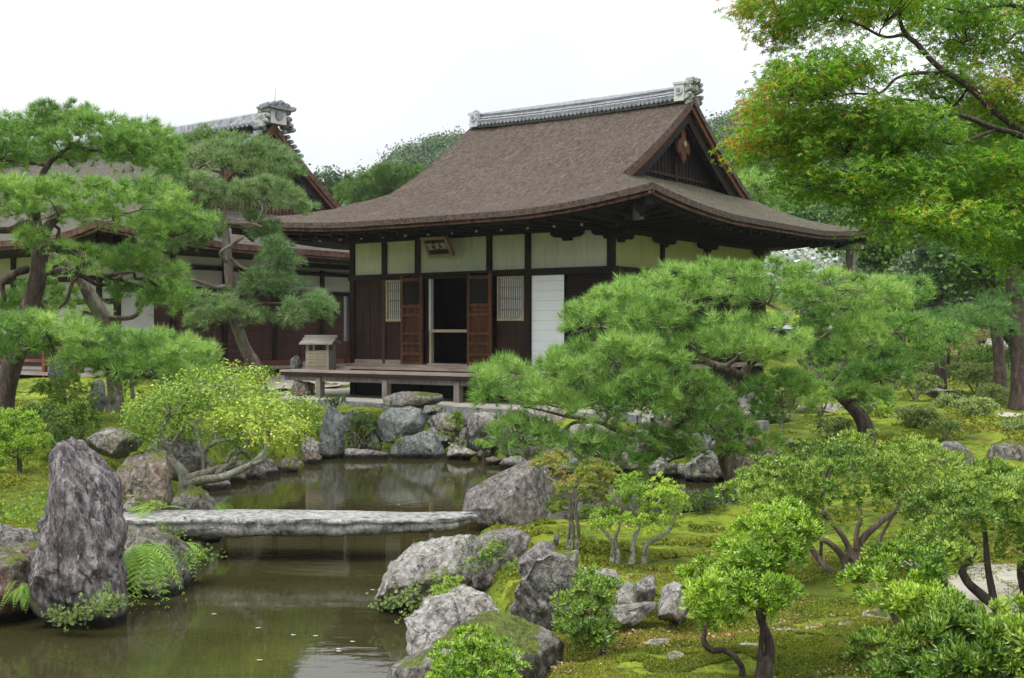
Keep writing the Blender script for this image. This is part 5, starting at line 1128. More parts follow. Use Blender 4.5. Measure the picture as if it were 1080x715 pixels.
# leaning pine right of centre
pc = make_tree('pine_tree', 'wide leaning pine spreading over the rocks in front of the hall', 'pine tree', 14.8,
    [[(776, 512, 17), (768, 486, 16), (762, 466, 14), (758, 450, 13), (765, 432, 12), (772, 415, 11), (780, 400, 9, .1), (790, 385, 7, .2), (810, 360, 5, .3), (830, 335, 3, .4)],
     [(758, 452, 8), (745, 440, 8, -.2), (728, 434, 7, -.3), (715, 428, 6, -.4), (700, 418, 5, -.5), (712, 404, 4, -.5), (735, 392, 3, -.5)], [(780, 396, 7), (765, 388, 7, -.2), (745, 382, 6, -.3), (725, 372, 4, -.4), (700, 350, 3, -.4), (680, 325, 2, -.4)],
     [(728, 436, 5, -.3), (700, 458, 4, -.6), (670, 458, 4.5, -.7), (648, 452, 4, -.8), (625, 442, 3, -.8), (600, 440, 3, -.8), (570, 432, 2, -.8)], [(625, 444, 3, -.8), (605, 446, 3, -.8), (592, 456, 2.5, -.8), (575, 462, 2, -.8), (560, 464, 1, -.8)], [(600, 450, 2, -.8), (597, 462, 2, -.8), (606, 474, 1.5, -.8)],
     [(715, 428, 4, -.4), (690, 420, 4, -.6), (660, 412, 4, -.7), (640, 402, 3, -.7), (610, 395, 2, -.6), (570, 392, 2, -.5)], [(790, 382, 5), (820, 372, 4, .2), (860, 360, 3, .3), (900, 330, 2, .3)], [(775, 410, 5), (800, 402, 4, .3), (835, 395, 3, .4), (860, 388, 2, .5)]],
    [([(640, 312), (665, 295), (700, 284), (740, 278), (800, 275), (850, 284), (900, 292), (930, 306), (925, 330), (880, 330), (820, 326), (760, 322), (700, 322), (660, 330)], 15.4, 1.2),
     ([(597, 330), (606, 313), (630, 303), (665, 300), (700, 308), (716, 330), (705, 352), (660, 360), (620, 358), (600, 348)], 14.4, .8),
     ([(566, 380), (590, 362), (640, 352), (690, 356), (715, 375), (710, 398), (680, 408), (640, 410), (590, 408), (568, 396)], 14.1, .8, 1),
     ([(501, 398), (508, 384), (525, 376), (548, 378), (562, 390), (566, 412), (550, 428), (520, 432), (503, 418)], 14.0, .5),
     ([(556, 402), (600, 400), (650, 402), (700, 405), (720, 425), (690, 440), (640, 442), (600, 438), (565, 430)], 13.9, .6, 1), ([(700, 405), (750, 400), (770, 420), (750, 445), (715, 450), (695, 430)], 14.1, .5, .8), ([(715, 440), (750, 425), (790, 432), (800, 460), (770, 478), (730, 470)], 14.2, .25, .5), ([(575, 455), (640, 445), (700, 452), (735, 470), (700, 485), (640, 480), (590, 478)], 13.7, .35, .35),
     ([(524, 450), (540, 436), (570, 432), (590, 446), (580, 462), (560, 476), (532, 472)], 13.8, .4, 1), ([(585, 462), (620, 448), (660, 466), (680, 480), (660, 498), (620, 490), (592, 478)], 13.9, .4, .75), ([(680, 470), (710, 450), (738, 440), (745, 465), (725, 490), (695, 496)], 14.2, .5, .7),
     ([(700, 345), (760, 330), (830, 335), (850, 355), (840, 378), (790, 385), (745, 378), (705, 372)], 14.4, .8), ([(690, 400), (730, 388), (760, 398), (755, 420), (720, 420), (695, 415)], 14.0, .5, .6),
     ([(780, 395), (820, 385), (862, 392), (868, 420), (845, 440), (805, 448), (785, 432)], 14.6, .6, .8), ([(790, 445), (815, 450), (820, 470), (795, 480), (778, 462)], 14.4, .3, .5), ([(850, 330), (900, 328), (925, 345), (905, 375), (860, 385), (840, 365)], 15.2, .7)],
    'pine', 'bark_pine', NT1, 32, 9, .19, 104, grow=1.10, tone=(.55, .26), main_r=.045, twigs=.22)
make_tree('pine_tree', 'smaller pine with dark leaning trunk rooted in the bright moss', 'pine tree', 17.2,
    [[(914, 462, 15), (910, 446, 13), (898, 430, 11), (887, 418, 9), (872, 405, 8), (855, 392, 6), (842, 380, 4)], [(888, 420, 5), (905, 405, 4, .2), (925, 400, 3, .3)], [(872, 405, 5), (895, 378, 4, .3), (930, 358, 3, .4), (965, 345, 2, .4)], [(895, 378, 3, .3), (920, 330, 2, .5), (945, 310, 1.5, .5)]],
    [([(915, 318), (925, 302), (945, 292), (968, 292), (984, 302), (978, 318), (945, 324)], 17.8, .6), ([(905, 340), (940, 325), (980, 332), (1008, 346), (1012, 358), (985, 370), (950, 378), (920, 375)], 17.4, .7), ([(860, 392), (900, 378), (945, 380), (975, 385), (960, 398), (920, 405), (880, 408)], 17.2, .6, .9),
     ([(880, 405), (905, 398), (935, 403), (940, 416), (915, 424), (890, 420)], 16.9, .4), ([(960, 372), (985, 372), (990, 385), (965, 388)], 17.8, .4, .8)],
    'pine', 'bark_dark', NT2, 26, 8, .2, 105, grow=1.12, tone=(.48, .22))

# ---- azalea-like shrubs in front
RT = [T_rosette(np.random.default_rng(30 + k), 9, .041, .0145) for k in range(5)]
RTs = [T_rosette(np.random.default_rng(40 + k), 8, .032, .0125) for k in range(4)]
RTm = [T_rosette(np.random.default_rng(150 + k), 8, .036, .0130) for k in range(5)]
RTb = [T_rosette(np.random.default_rng(50 + k), 9, .050, .0150, (20, 78)) for k in range(5)]
LT = [T_leaf(np.random.default_rng(60 + k), 5, .045, .022) for k in range(5)]
RTt = [T_rosette(np.random.default_rng(70 + k), 6, .060, .024) for k in range(4)]
def shrub(name, label, Y, trunks, pads, leaf, bark, temps, dens, per, r, seed, **kw):
    kw.setdefault('twig_r', .006); kw.setdefault('main_r', .018); kw.setdefault('twigs', .10); kw.setdefault('flat_', .8)
    return make_tree(name, label, kw.pop('cat', 'shrub'), Y, trunks, pads, leaf, bark, temps, dens, per, r, seed, **kw)
def thick_of(poly, Y): poly = np.array(poly); return .42 * np.ptp(poly[:, 0]) * Y / FPX
shrub('azalea_bush', 'largest spreading azalea with forked grey trunk on the moss at right centre', 9.1,
    [[(893, 606, 11), (898, 596, 9), (902, 582, 7), (912, 566, 6), (930, 548, 5), (945, 536, 4), (952, 520, 3)], [(895, 600, 8), (888, 584, 6), (876, 572, 5), (862, 566, 4), (846, 560, 3), (838, 545, 2)], [(898, 590, 7), (893, 575, 5), (884, 560, 4), (872, 545, 3), (866, 530, 2)], [(903, 580, 5), (903, 562, 4), (908, 545, 3), (905, 530, 2)], [(896, 602, 5), (910, 592, 4), (922, 585, 3), (930, 565, 3), (940, 545, 2)],
     [(878, 608, 6), (868, 595, 5), (860, 585, 5), (852, 572, 4), (845, 560, 3)]],
    [([(764, 522), (775, 505), (800, 492), (830, 482), (848, 500), (850, 520), (840, 540), (810, 540), (775, 535)], 9.1, .6), ([(815, 490), (850, 474), (890, 466), (915, 480), (915, 510), (890, 528), (850, 530), (825, 515)], 9.0, .7), ([(885, 470), (920, 459), (960, 460), (990, 470), (1002, 488), (990, 510), (950, 520), (910, 515)], 9.2, .75),
     ([(930, 520), (965, 512), (995, 508), (985, 530), (960, 540), (935, 535)], 9.3, .5, .8), ([(840, 535), (880, 530), (905, 530), (890, 545), (855, 552)], 9.0, .4, .5)],
    'azalea', 'bark_pine', RT, 170, 8, .085, 201, tone=(.55, .22), main_r=.025)
shrub('azalea_bush', 'bright green windswept azalea on two bent dark trunks in front', 5.9,
    [[(806, 700, 13), (813, 690, 10), (812, 674, 8), (805, 658, 7), (800, 645, 6), (803, 630, 5), (790, 605, 4), (785, 580, 3)], [(783, 703, 5), (776, 692, 5), (762, 685, 5), (750, 686, 5), (742, 678, 5), (743, 665, 4), (748, 652, 3), (760, 630, 3)], [(803, 640, 4), (820, 610, 3), (835, 570, 2)]],
    [([(752, 598), (764, 575), (788, 558), (812, 540), (842, 530), (855, 546), (848, 572), (835, 592), (800, 598), (770, 602)], 6.0, .34), ([(719, 632), (728, 604), (755, 596), (800, 598), (835, 600), (832, 625), (815, 638), (790, 630), (760, 640), (735, 645)], 5.85, .36), ([(722, 640), (745, 640), (775, 645), (770, 655), (742, 660)], 5.9, .2), ([(790, 632), (820, 630), (824, 640), (798, 642)], 5.8, .15)],
    'azalea_lime', 'bark_dark', RTm, 470, 9, .055, 202, tone=(.46, .24), flat_=.9)
shrub('azalea_bush', 'low leafy azalea with reddish tips beside the jagged upright rock', 6.7,
    [[(636, 684, 5), (634, 670, 4), (628, 655, 3), (615, 640, 2)], [(635, 676, 3), (642, 660, 3), (640, 640, 2)]],
    [([(582, 650), (590, 635), (608, 630), (606, 615), (625, 604), (648, 608), (650, 625), (640, 640), (652, 655), (645, 672), (620, 680), (600, 670), (588, 662)], 6.7, .28)],
    'azalea', 'bark_dark', RTs, 420, 7, .055, 203, tone=(.5, .25))
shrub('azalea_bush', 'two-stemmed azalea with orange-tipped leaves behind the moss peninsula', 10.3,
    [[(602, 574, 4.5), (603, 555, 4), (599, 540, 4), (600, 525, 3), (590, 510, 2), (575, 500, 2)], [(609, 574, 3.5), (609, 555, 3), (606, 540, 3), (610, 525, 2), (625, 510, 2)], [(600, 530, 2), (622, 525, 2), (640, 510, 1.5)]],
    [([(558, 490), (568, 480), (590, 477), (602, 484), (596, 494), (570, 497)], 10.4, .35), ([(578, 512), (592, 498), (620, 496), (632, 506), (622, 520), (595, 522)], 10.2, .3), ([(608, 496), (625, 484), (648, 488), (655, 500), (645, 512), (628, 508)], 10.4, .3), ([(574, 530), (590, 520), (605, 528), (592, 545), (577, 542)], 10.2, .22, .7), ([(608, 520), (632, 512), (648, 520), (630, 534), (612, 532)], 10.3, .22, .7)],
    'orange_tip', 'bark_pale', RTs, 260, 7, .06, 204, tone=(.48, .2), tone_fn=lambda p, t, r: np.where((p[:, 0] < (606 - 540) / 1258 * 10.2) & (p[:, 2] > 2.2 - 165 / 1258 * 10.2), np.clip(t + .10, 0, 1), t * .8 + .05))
shrub('azalea_bush', 'spreading miniature azalea on three crooked pale stems on the moss peninsula', 10.0,
    [[(646, 586, 4), (645, 572, 3.5), (638, 562, 3), (628, 552, 2)], [(652, 584, 4), (650, 568, 3), (654, 552, 2.5), (650, 540, 2)], [(667, 583, 4.5), (668, 568, 4), (674, 552, 3), (668, 538, 2.5), (662, 524, 2)], [(680, 585, 4), (682, 574, 4), (696, 566, 3.5), (708, 556, 3), (712, 540, 2)], [(672, 555, 3), (688, 540, 2.5), (700, 525, 2)]],
    [([(612, 552), (618, 540), (640, 534), (654, 542), (650, 556), (630, 560)], 9.9, .28), ([(640, 515), (650, 503), (672, 500), (684, 508), (680, 524), (655, 530), (643, 526)], 10.1, .3), ([(678, 512), (700, 502), (716, 512), (725, 530), (718, 542), (695, 536), (682, 528)], 10.0, .3), ([(655, 540), (680, 532), (712, 540), (715, 552), (690, 562), (660, 556)], 9.9, .3, .8)],
    'azalea_lime', 'bark_pale', RTs, 260, 7, .06, 205, tone=(.62, .2))
shrub('azalea_bush', 'tall azalea at the right edge with curved brown limbs over the sandy path', 7.5,
    [[(1062, 660, 10), (1050, 640, 9), (1035, 628, 8), (1020, 615, 7), (1014, 600, 7), (1022, 592, 6), (1028, 578, 5), (1012, 560, 4), (1000, 545, 3)], [(1050, 642, 7), (1044, 615, 6), (1040, 590, 5), (1036, 560, 4), (1030, 535, 3)], [(1075, 655, 8), (1082, 630, 7), (1078, 600, 6), (1088, 570, 5), (1095, 540, 3)], [(1015, 640, 6), (1000, 622, 6), (990, 605, 5), (985, 590, 4)]],
    [([(966, 548), (975, 528), (1000, 512), (1025, 510), (1035, 530), (1025, 550), (1000, 560), (975, 565)], 7.5, .45), ([(1020, 515), (1045, 498), (1080, 500), (1130, 505), (1130, 550), (1090, 560), (1050, 555), (1030, 540)], 7.6, .5), ([(955, 575), (985, 562), (1015, 566), (1018, 585), (990, 598), (960, 592)], 7.3, .35), ([(1060, 560), (1100, 560), (1130, 590), (1100, 612), (1070, 600)], 7.4, .35, .7)],
    'azalea', 'bark_dark', RT, 260, 8, .07, 206, tone=(.55, .22), main_r=.022)
shrub('azalea_bush', 'azalea with whitish bent stem in front of the white stepping stone', 6.5,
    [[(962, 700, 8), (958, 680, 8), (950, 664, 7), (942, 648, 6), (936, 636, 5), (925, 625, 3)], [(956, 672, 5), (966, 660, 4), (975, 645, 3), (985, 625, 3)]],
    [([(897, 628), (905, 612), (925, 600), (950, 596), (962, 612), (955, 632), (925, 638), (902, 640)], 6.5, .32), ([(915, 602), (935, 588), (965, 576), (990, 580), (995, 600), (975, 612), (945, 606)], 6.8, .32), ([(945, 640), (960, 620), (990, 612), (1005, 625), (1000, 648), (970, 660), (948, 655)], 6.3, .3)],
    'azalea_lime', 'bark_pale', RT, 260, 7, .06, 207, tone=(.5, .25))
shrub('azalea_bush', 'broad-leaved azalea filling the bottom right corner', 5.5,
    [[(1050, 770, 9), (1040, 735, 8), (1020, 705, 6), (1005, 690, 4)], [(1060, 750, 8), (1075, 710, 6), (1090, 680, 4)]],
    [([(962, 700), (975, 672), (1000, 655), (1035, 648), (1050, 670), (1040, 700), (1010, 720), (985, 745), (965, 730)], 5.5, .36), ([(1030, 655), (1060, 640), (1110, 645), (1130, 700), (1120, 760), (1060, 760), (1030, 720)], 5.4, .4), ([(975, 735), (1020, 712), (1060, 735), (1050, 770), (985, 770)], 5.3, .3)],
    'azalea', 'bark_dark', RTb, 380, 7, .06, 208, tone=(.6, .24))
shrub('azalea_bush', 'dark green azalea clump at the lower edge left of the broad-leaved one', 5.9,
    [[(945, 750, 8), (942, 725, 7), (938, 705, 5), (930, 690, 3)], [(945, 740, 6), (962, 712, 5), (978, 690, 3)]],
    [([(903, 700), (910, 682), (930, 670), (955, 670), (975, 682), (985, 700), (970, 735), (930, 740), (905, 730)], 5.9, .3)],
    'azalea', 'bark_pale', RT, 300, 7, .055, 209, tone=(.42, .2))
shrub('azalea_bush', 'small bright azalea growing on the moss covered rock at the bottom', 5.75,
    [[(505, 735, 4), (503, 715, 3), (498, 695, 2)], [(505, 730, 3), (525, 705, 2), (535, 695, 1.5)]],
    [([(450, 708), (458, 688), (478, 672), (500, 664), (522, 672), (545, 692), (556, 712), (545, 735), (480, 738), (455, 730)], 5.75, .26)],
    'azalea_lime', 'bark_dark', RTs, 480, 7, .045, 210, tone=(.5, .22), flat_=.6)
shrub('azalea_bush', 'tiny azalea tuft between the broad pale rock and the craggy rock', 8.2,
    [[(472, 650, 2.5), (470, 635, 2), (468, 625, 1.5)]], [([(453, 640), (458, 622), (472, 612), (488, 612), (488, 626), (476, 640), (462, 645)], 8.2, .16)], 'azalea', 'bark_dark', RTs, 420, 7, .045, 211, tone=(.5, .2))
LK = .95
# yellow-green shrub with lichened branches left of the pond
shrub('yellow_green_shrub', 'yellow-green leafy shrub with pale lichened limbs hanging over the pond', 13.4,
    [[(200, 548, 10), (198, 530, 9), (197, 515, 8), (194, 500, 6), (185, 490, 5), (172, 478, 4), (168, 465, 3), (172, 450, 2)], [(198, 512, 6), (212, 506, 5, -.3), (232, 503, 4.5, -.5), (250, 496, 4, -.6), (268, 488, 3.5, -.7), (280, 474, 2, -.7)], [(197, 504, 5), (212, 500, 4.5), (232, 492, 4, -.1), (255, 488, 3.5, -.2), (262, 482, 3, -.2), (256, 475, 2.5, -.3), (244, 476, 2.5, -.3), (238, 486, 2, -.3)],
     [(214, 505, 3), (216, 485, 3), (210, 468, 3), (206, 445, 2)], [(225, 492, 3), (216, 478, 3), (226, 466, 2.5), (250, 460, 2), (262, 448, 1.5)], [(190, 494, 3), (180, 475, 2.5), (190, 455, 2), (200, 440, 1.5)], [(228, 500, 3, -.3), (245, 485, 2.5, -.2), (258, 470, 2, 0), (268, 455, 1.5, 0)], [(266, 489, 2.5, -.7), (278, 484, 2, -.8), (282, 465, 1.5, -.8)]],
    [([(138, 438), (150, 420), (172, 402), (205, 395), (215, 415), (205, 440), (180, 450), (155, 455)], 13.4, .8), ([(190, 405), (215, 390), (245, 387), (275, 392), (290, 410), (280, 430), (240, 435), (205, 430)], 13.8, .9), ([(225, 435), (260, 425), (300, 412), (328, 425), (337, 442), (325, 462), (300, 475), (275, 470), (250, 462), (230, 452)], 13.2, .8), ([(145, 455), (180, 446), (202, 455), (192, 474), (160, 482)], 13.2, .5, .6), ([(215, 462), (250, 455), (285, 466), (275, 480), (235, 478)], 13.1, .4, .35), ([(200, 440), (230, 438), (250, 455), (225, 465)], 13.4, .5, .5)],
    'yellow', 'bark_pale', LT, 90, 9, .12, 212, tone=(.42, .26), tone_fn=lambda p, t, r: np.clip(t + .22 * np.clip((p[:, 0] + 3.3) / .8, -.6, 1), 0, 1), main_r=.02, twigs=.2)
LK = .62
# left clipped bushes
shrub('round_bush', 'light green clipped bush at the left edge below the pines', 12.6, [[(20, 505, 5), (20, 485, 4), (18, 465, 3)]], [([(-30, 440), (0, 430), (25, 434), (42, 448), (46, 470), (36, 490), (5, 496), (-30, 494)], 12.6, .45)], 'azalea_lime', 'bark_dark', RT, 130, 8, .085, 213, tone=(.55, .2))
shrub('round_bush', 'dark green spreading bush behind the light green one at left', 13.8, [[(62, 495, 5), (60, 480, 4), (58, 462, 3)]], [([(18, 432), (35, 424), (62, 420), (84, 428), (96, 444), (92, 466), (80, 482), (58, 487), (45, 470), (25, 450)], 13.8, .6)], 'azalea', 'bark_dark', RT, 130, 8, .09, 214, tone=(.36, .2))
shrub('round_bush', 'small dark round bush between the two dark standing stones', 15.6, [[(68, 440, 4), (68, 428, 3), (68, 416, 2)]], [([(38, 420), (44, 404), (60, 397), (80, 399), (94, 410), (94, 428), (75, 432), (48, 430)], 15.6, .45)], 'azalea', 'bark_dark', RT, 120, 8, .09, 215, tone=(.42, .2))
def small(name, label, px, py, Y, wpx, hpx, leaf, temps, seed, dens=150, per=7, r=.07, tone=(.5, .2), cat='shrub', trunk=True, group=None, bark='bark_dark', foot=None, shape=None):
    poly = [(px + wpx / 2 * math.cos(a) * (1 + .08 * math.sin(3 * a + seed)), py - hpx / 2 * math.sin(a)) for a in np.linspace(0, 2 * math.pi, 13)[:-1]] if shape is None else shape
    yb = foot if foot else py + hpx / 2 + 3
    tr = [[(px, yb, 2.5), (px + 2, (yb + py) / 2, 2), (px, py, 1.5)], [(px, yb - 1, 2), (px - wpx * .2, py, 1.2)], [(px, yb - 1, 2), (px + wpx * .22, py, 1.2)]]
    return shrub(name, label, Y, tr, [(poly, Y, wpx * .42 * Y / FPX)], leaf, bark, temps, dens, per, r, seed, tone=tone, cat=cat, group=group, twigs=.08)
small('round_bush', 'dark bush on the far shore between standing stone and rounded boulder', 383, 446, 21.2, 28, 22, 'azalea', RT, 220, 130, 8, .1, (.35, .15))
small('small_pine_bush', 'little flat-topped bush on the curb edge above the standing stone', 352, 422, 22.3, 24, 10, 'azalea', RT, 221, 120, 8, .1, (.3, .2), foot=433)
small('leafy_plant', 'leafy green plant in the gap right of the squat grey rock', 482, 445, 21.0, 13, 22, 'azalea', RT, 222, 150, 8, .08, (.5, .2))
small('round_bush', 'green bush at the foot of the slender pine by the plank wall', 274, 396, 23.5, 36, 20, 'azalea', RT, 223, 90, 8, .12, (.5, .2))
small('leafy_plant', 'low plant on the moss strip left of the standing stone', 300, 440, 21.6, 30, 14, 'yellow', LT, 224, 60, 8, .1, (.4, .2))
small('leafy_plant', 'dwarf plant overhanging the waterline right of the low whitish stone', 510, 468, 20.4, 16, 8, 'fern', RT, 225, 150, 8, .07, (.5, .2))
small('leafy_plant', 'low leafy shrub at the water channel right of the spreading miniature azalea', 742, 530, 13.5, 46, 30, 'azalea', RTs, 226, 130, 7, .08, (.3, .15), shape=None)
small('round_bush', 'yellowish small bush at the left foot of the big azalea', 866, 548, 9.6, 20, 14, 'azalea', RTs, 227, 200, 7, .06, (.5, .2))
# back right garden: small clipped shrubs on the moss
GR = 'small clipped shrubs on the bright moss'
for (lab, px, py, Y, w, h, lf, tn, ft) in [
    ('broad flat-topped clipped shrub on stout stems near the right side', 1029, 394, 25, 66, 22, 'azalea_dull', (.6, .18), 418), ('flat clipped shrub with twiggy stem left of the long whitish rock', 965, 404, 23.5, 52, 20, 'azalea_dull', (.62, .18), 423),
    ('dull green clipped shrub behind the flat twiggy one', 978, 391, 26, 40, 14, 'azalea_dull', (.45, .15), 402), ('low round clipped shrub in front of the broad flat-topped one', 1044, 414, 23, 34, 14, 'azalea_dull', (.5, .18), 424),
    ('umbrella-shaped tiny shrub on two thin pale stems', 1029, 432, 19.5, 40, 24, 'azalea_dull', (.65, .18), 459), ('miniature shrub with forked twisted stems on the moss', 966, 440, 18.6, 38, 22, 'azalea_dull', (.4, .2), 458),
    ('tiny shrub right of the dark leaning pine trunk', 929, 430, 20, 26, 14, 'azalea_lime', (.45, .2), 442), ('clipped shrub at the right border of the moss', 1078, 452, 18, 44, 22, 'azalea_dull', (.5, .18), 466),
    ('yellowish small shrub with dark legs left of the leaning pine trunk', 865, 418, 20.5, 42, 18, 'azalea_lime', (.6, .18), 442), ('pale thin shrub near the small grey rock on the moss', 824, 424, 19.5, 42, 26, 'azalea_dull', (.65, .18), 450),
    ('green mounded shrub below the jagged grey rock', 1048, 497, 14.6, 44, 22, 'azalea', (.5, .2), 510), ('bush at the right edge under the background trees', 1078, 394, 26, 40, 20, 'azalea', (.4, .2), 408),
    ('dark little shrub on the mound edge beside the pine foot', 845, 474, 15.8, 22, 12, 'azalea', (.35, .2), 482), ('low green shrub between the moss and the back hedge', 945, 392, 27, 40, 14, 'azalea', (.6, .2), 402), ('flat green shrub straight below the pale boulder with twiggy legs', 905, 428, 19, 34, 16, 'azalea_dull', (.6, .18), 444), ('dense rounded shrub on the slope beneath the small pine boughs', 880, 452, 17.4, 36, 18, 'azalea_dull', (.55, .18), 468), ('little olive shrub halfway between sandy clearing and tiny umbrella-shaped one', 1000, 424, 21.5, 30, 14, 'azalea_dull', (.65, .18), 436), ('small shrub by the jagged grey rock on a short pale stem', 997, 452, 17.5, 22, 14, 'azalea_dull', (.5, .2), 468)]:
    small('clipped_shrub', lab, px, py, Y, w, h, lf, RTt, int(px * 3 + py), 110 if Y > 16 else 130, 12, .12 if Y > 16 else .08, tn, group=GR, foot=ft, bark='bark_pale')
for (lab, px, py, Y, w, h, lf, tn) in [
    ('reddish-leaved shrub above the pale rock in the back garden', 1030, 357, 30, 34, 14, 'rust', (.6, .2)), ('brownish shrub with flat top below the reddish one', 1020, 369, 29, 30, 12, 'rust', (.45, .2)), ('bright green domed bush behind the broad clipped shrub', 1040, 377, 28, 46, 22, 'azalea_lime', (.25, .15)),
    ('dark understory bush behind the smaller pine', 960, 380, 30, 50, 30, 'forest', (.6, .2)), ('dark bush beneath the tall tree at right', 1090, 380, 27, 60, 30, 'forest', (.5, .2)), ('glossy dark shrub between trunk and reddish shrub', 1000, 350, 31, 50, 40, 'forest', (.5, .2)),
    ('brown-tipped bush deep under the maple', 1012, 338, 33, 30, 18, 'rust', (.3, .2)), ('dark hedge-like bush behind the leaning pine', 900, 372, 31, 90, 40, 'forest', (.5, .2))]:
    small('garden_bush', lab, px, py, Y, w, h, lf, RTt, int(px * 5 + py), 60, 14, .22, tn, group='bushes at the back of the garden', cat='bush')
# ferns
def fern(label, px, py, Y, n, L, seed, droop=1.0, spread=(0, 2 * math.pi), name='fern'):
    rng = np.random.default_rng(seed); b = P(px, py, Y); g = Geo()
    for k in range(n):
        a = rng.uniform(*spread); l = L * rng.uniform(.6, 1.1); up = rng.uniform(.35, .8); m_ = 16; t = np.linspace(0, 1, m_)
        dx, dy = math.cos(a), math.sin(a); q = b + rng.normal(size=3) * .03 + np.stack([dx * l * t, dy * l * t, l * (up * t - droop * 1.1 * t ** 2)], 1)
        T = unit(np.gradient(q, axis=0)); S = unit(np.cross(T, np.array((0, 0, 1.)))); w = l * .20 * np.sin(np.clip(t * 1.0 + .08, 0, 1) * math.pi) ** .8 + .004
        V = []; F = []
        for i in range(m_ - 1):
            for s in (-1, 1):
                c = len(V); tip = q[i] + S[i] * s * w[i] + T[i] * w[i] * .45 - np.array((0, 0, .15)) * w[i]
                V += [q[i], q[i] + (tip - q[i]) * .5 + T[i] * l * .022, tip, q[i] + (tip - q[i]) * .5 - T[i] * l * .012]; F.append((c, c + 1, c + 2, c + 3))
        g.add(V, np.array(F), np.clip(.5 + rng.normal() * .2 + rng.normal(size=len(F)) * .08, 0, 1))
    o = g.build(name, M['fern'], tone=True, loc=b); tag(o, label, 'fern' if name == 'fern' else 'plant', 'ferns on the left bank' if name == 'fern' else None)
fern('large hanging fern right of the tall purple boulder', 150, 582, 9.5, 60, .38, 1, 1.5, (-2.4, .6)); fern('fern fronds rising beside the left bridge end', 165, 535, 11.9, 14, .36, 2, .6); fern('pale single fern in front of the brown bank rock', 150, 525, 12.0, 6, .36, 3, .4)
fern('fern drooping from beneath the stone bridge', 190, 578, 10.4, 16, .30, 4, 1.1, (-1.2, .9)); fern('light green leafy clump at the water left of the tall boulder', 26, 620, 8.85, 22, .16, 5, 1.3, (-2.6, 0)); fern('small fern at the foot of the yellow shrub', 228, 535, 12.7, 12, .22, 6, 1.0, (-1.5, .8))
fern('tiny fern sprouting from the front of the tall boulder', 112, 620, 8.55, 6, .10, 7, 1.2, (-2.4, -.6))
# little weeds clinging to rocks and banks
def weeds(label, pts, mat, n, r, temps, seed, name='creeping_plant'):
    rng = np.random.default_rng(seed); g = Geo()
    for (px, py, Y, rr) in pts:
        c = P(px, py, Y); k = int(n); pos = c + rng.normal(size=(k, 3)) * np.array((1, .5, .6)) * rr
        scatter(g, temps, pos, unit(rng.normal(size=(k, 3)) + np.array((0, -.8, .8))), rng.uniform(.5, .9, k), np.clip(.45 + rng.normal(size=k) * .2, 0, 1), rng)
    o = g.build(name, M[mat], tone=True, loc=P(*pts[0][:3])); tag(o, label, 'plant')
weeds('creeping leaves around the waterline of the tall purple boulder', [(70, 652, 8.62, .06), (85, 648, 8.58, .06), (98, 642, 8.58, .07), (110, 640, 8.6, .06), (122, 634, 8.65, .05), (60, 648, 8.65, .04)], 'azalea_dull', 60, 1, RTs, 11)
weeds('grassy tufts on the left flank of the broad pale rock', [(408, 635, 9.05, .06), (430, 628, 8.95, .07), (450, 640, 8.9, .08), (440, 650, 8.85, .07), (462, 608, 8.95, .05)], 'azalea_dull', 60, 1, RTs, 12)
weeds('green weeds on the moss bank beside the slab bridge', [(190, 590, 9.8, .08), (180, 560, 10.6, .08), (218, 585, 10.6, .06), (205, 560, 11.6, .06)], 'azalea', 50, 1, RTs, 13)
weeds('sprigs at the joint of rosy rock and moss', [(525, 575, 9.2, .06), (505, 592, 9.1, .06), (515, 585, 9.1, .05), (545, 595, 9.0, .05)], 'azalea', 50, 1, RTs, 14)
weeds('clover-like plant on the moss at far left', [(15, 540, 10.6, .12), (25, 545, 10.4, .12), (5, 552, 10.3, .12), (38, 530, 10.9, .1)], 'azalea_lime', 70, 1, RTs, 15)
weeds('small plants in cracks of the far shore rocks', [(372, 465, 20.9, .14), (398, 470, 21, .1), (470, 458, 21, .1), (484, 470, 20.6, .1), (420, 464, 20.8, .07)], 'azalea_dull', 60, 1, RT, 16)

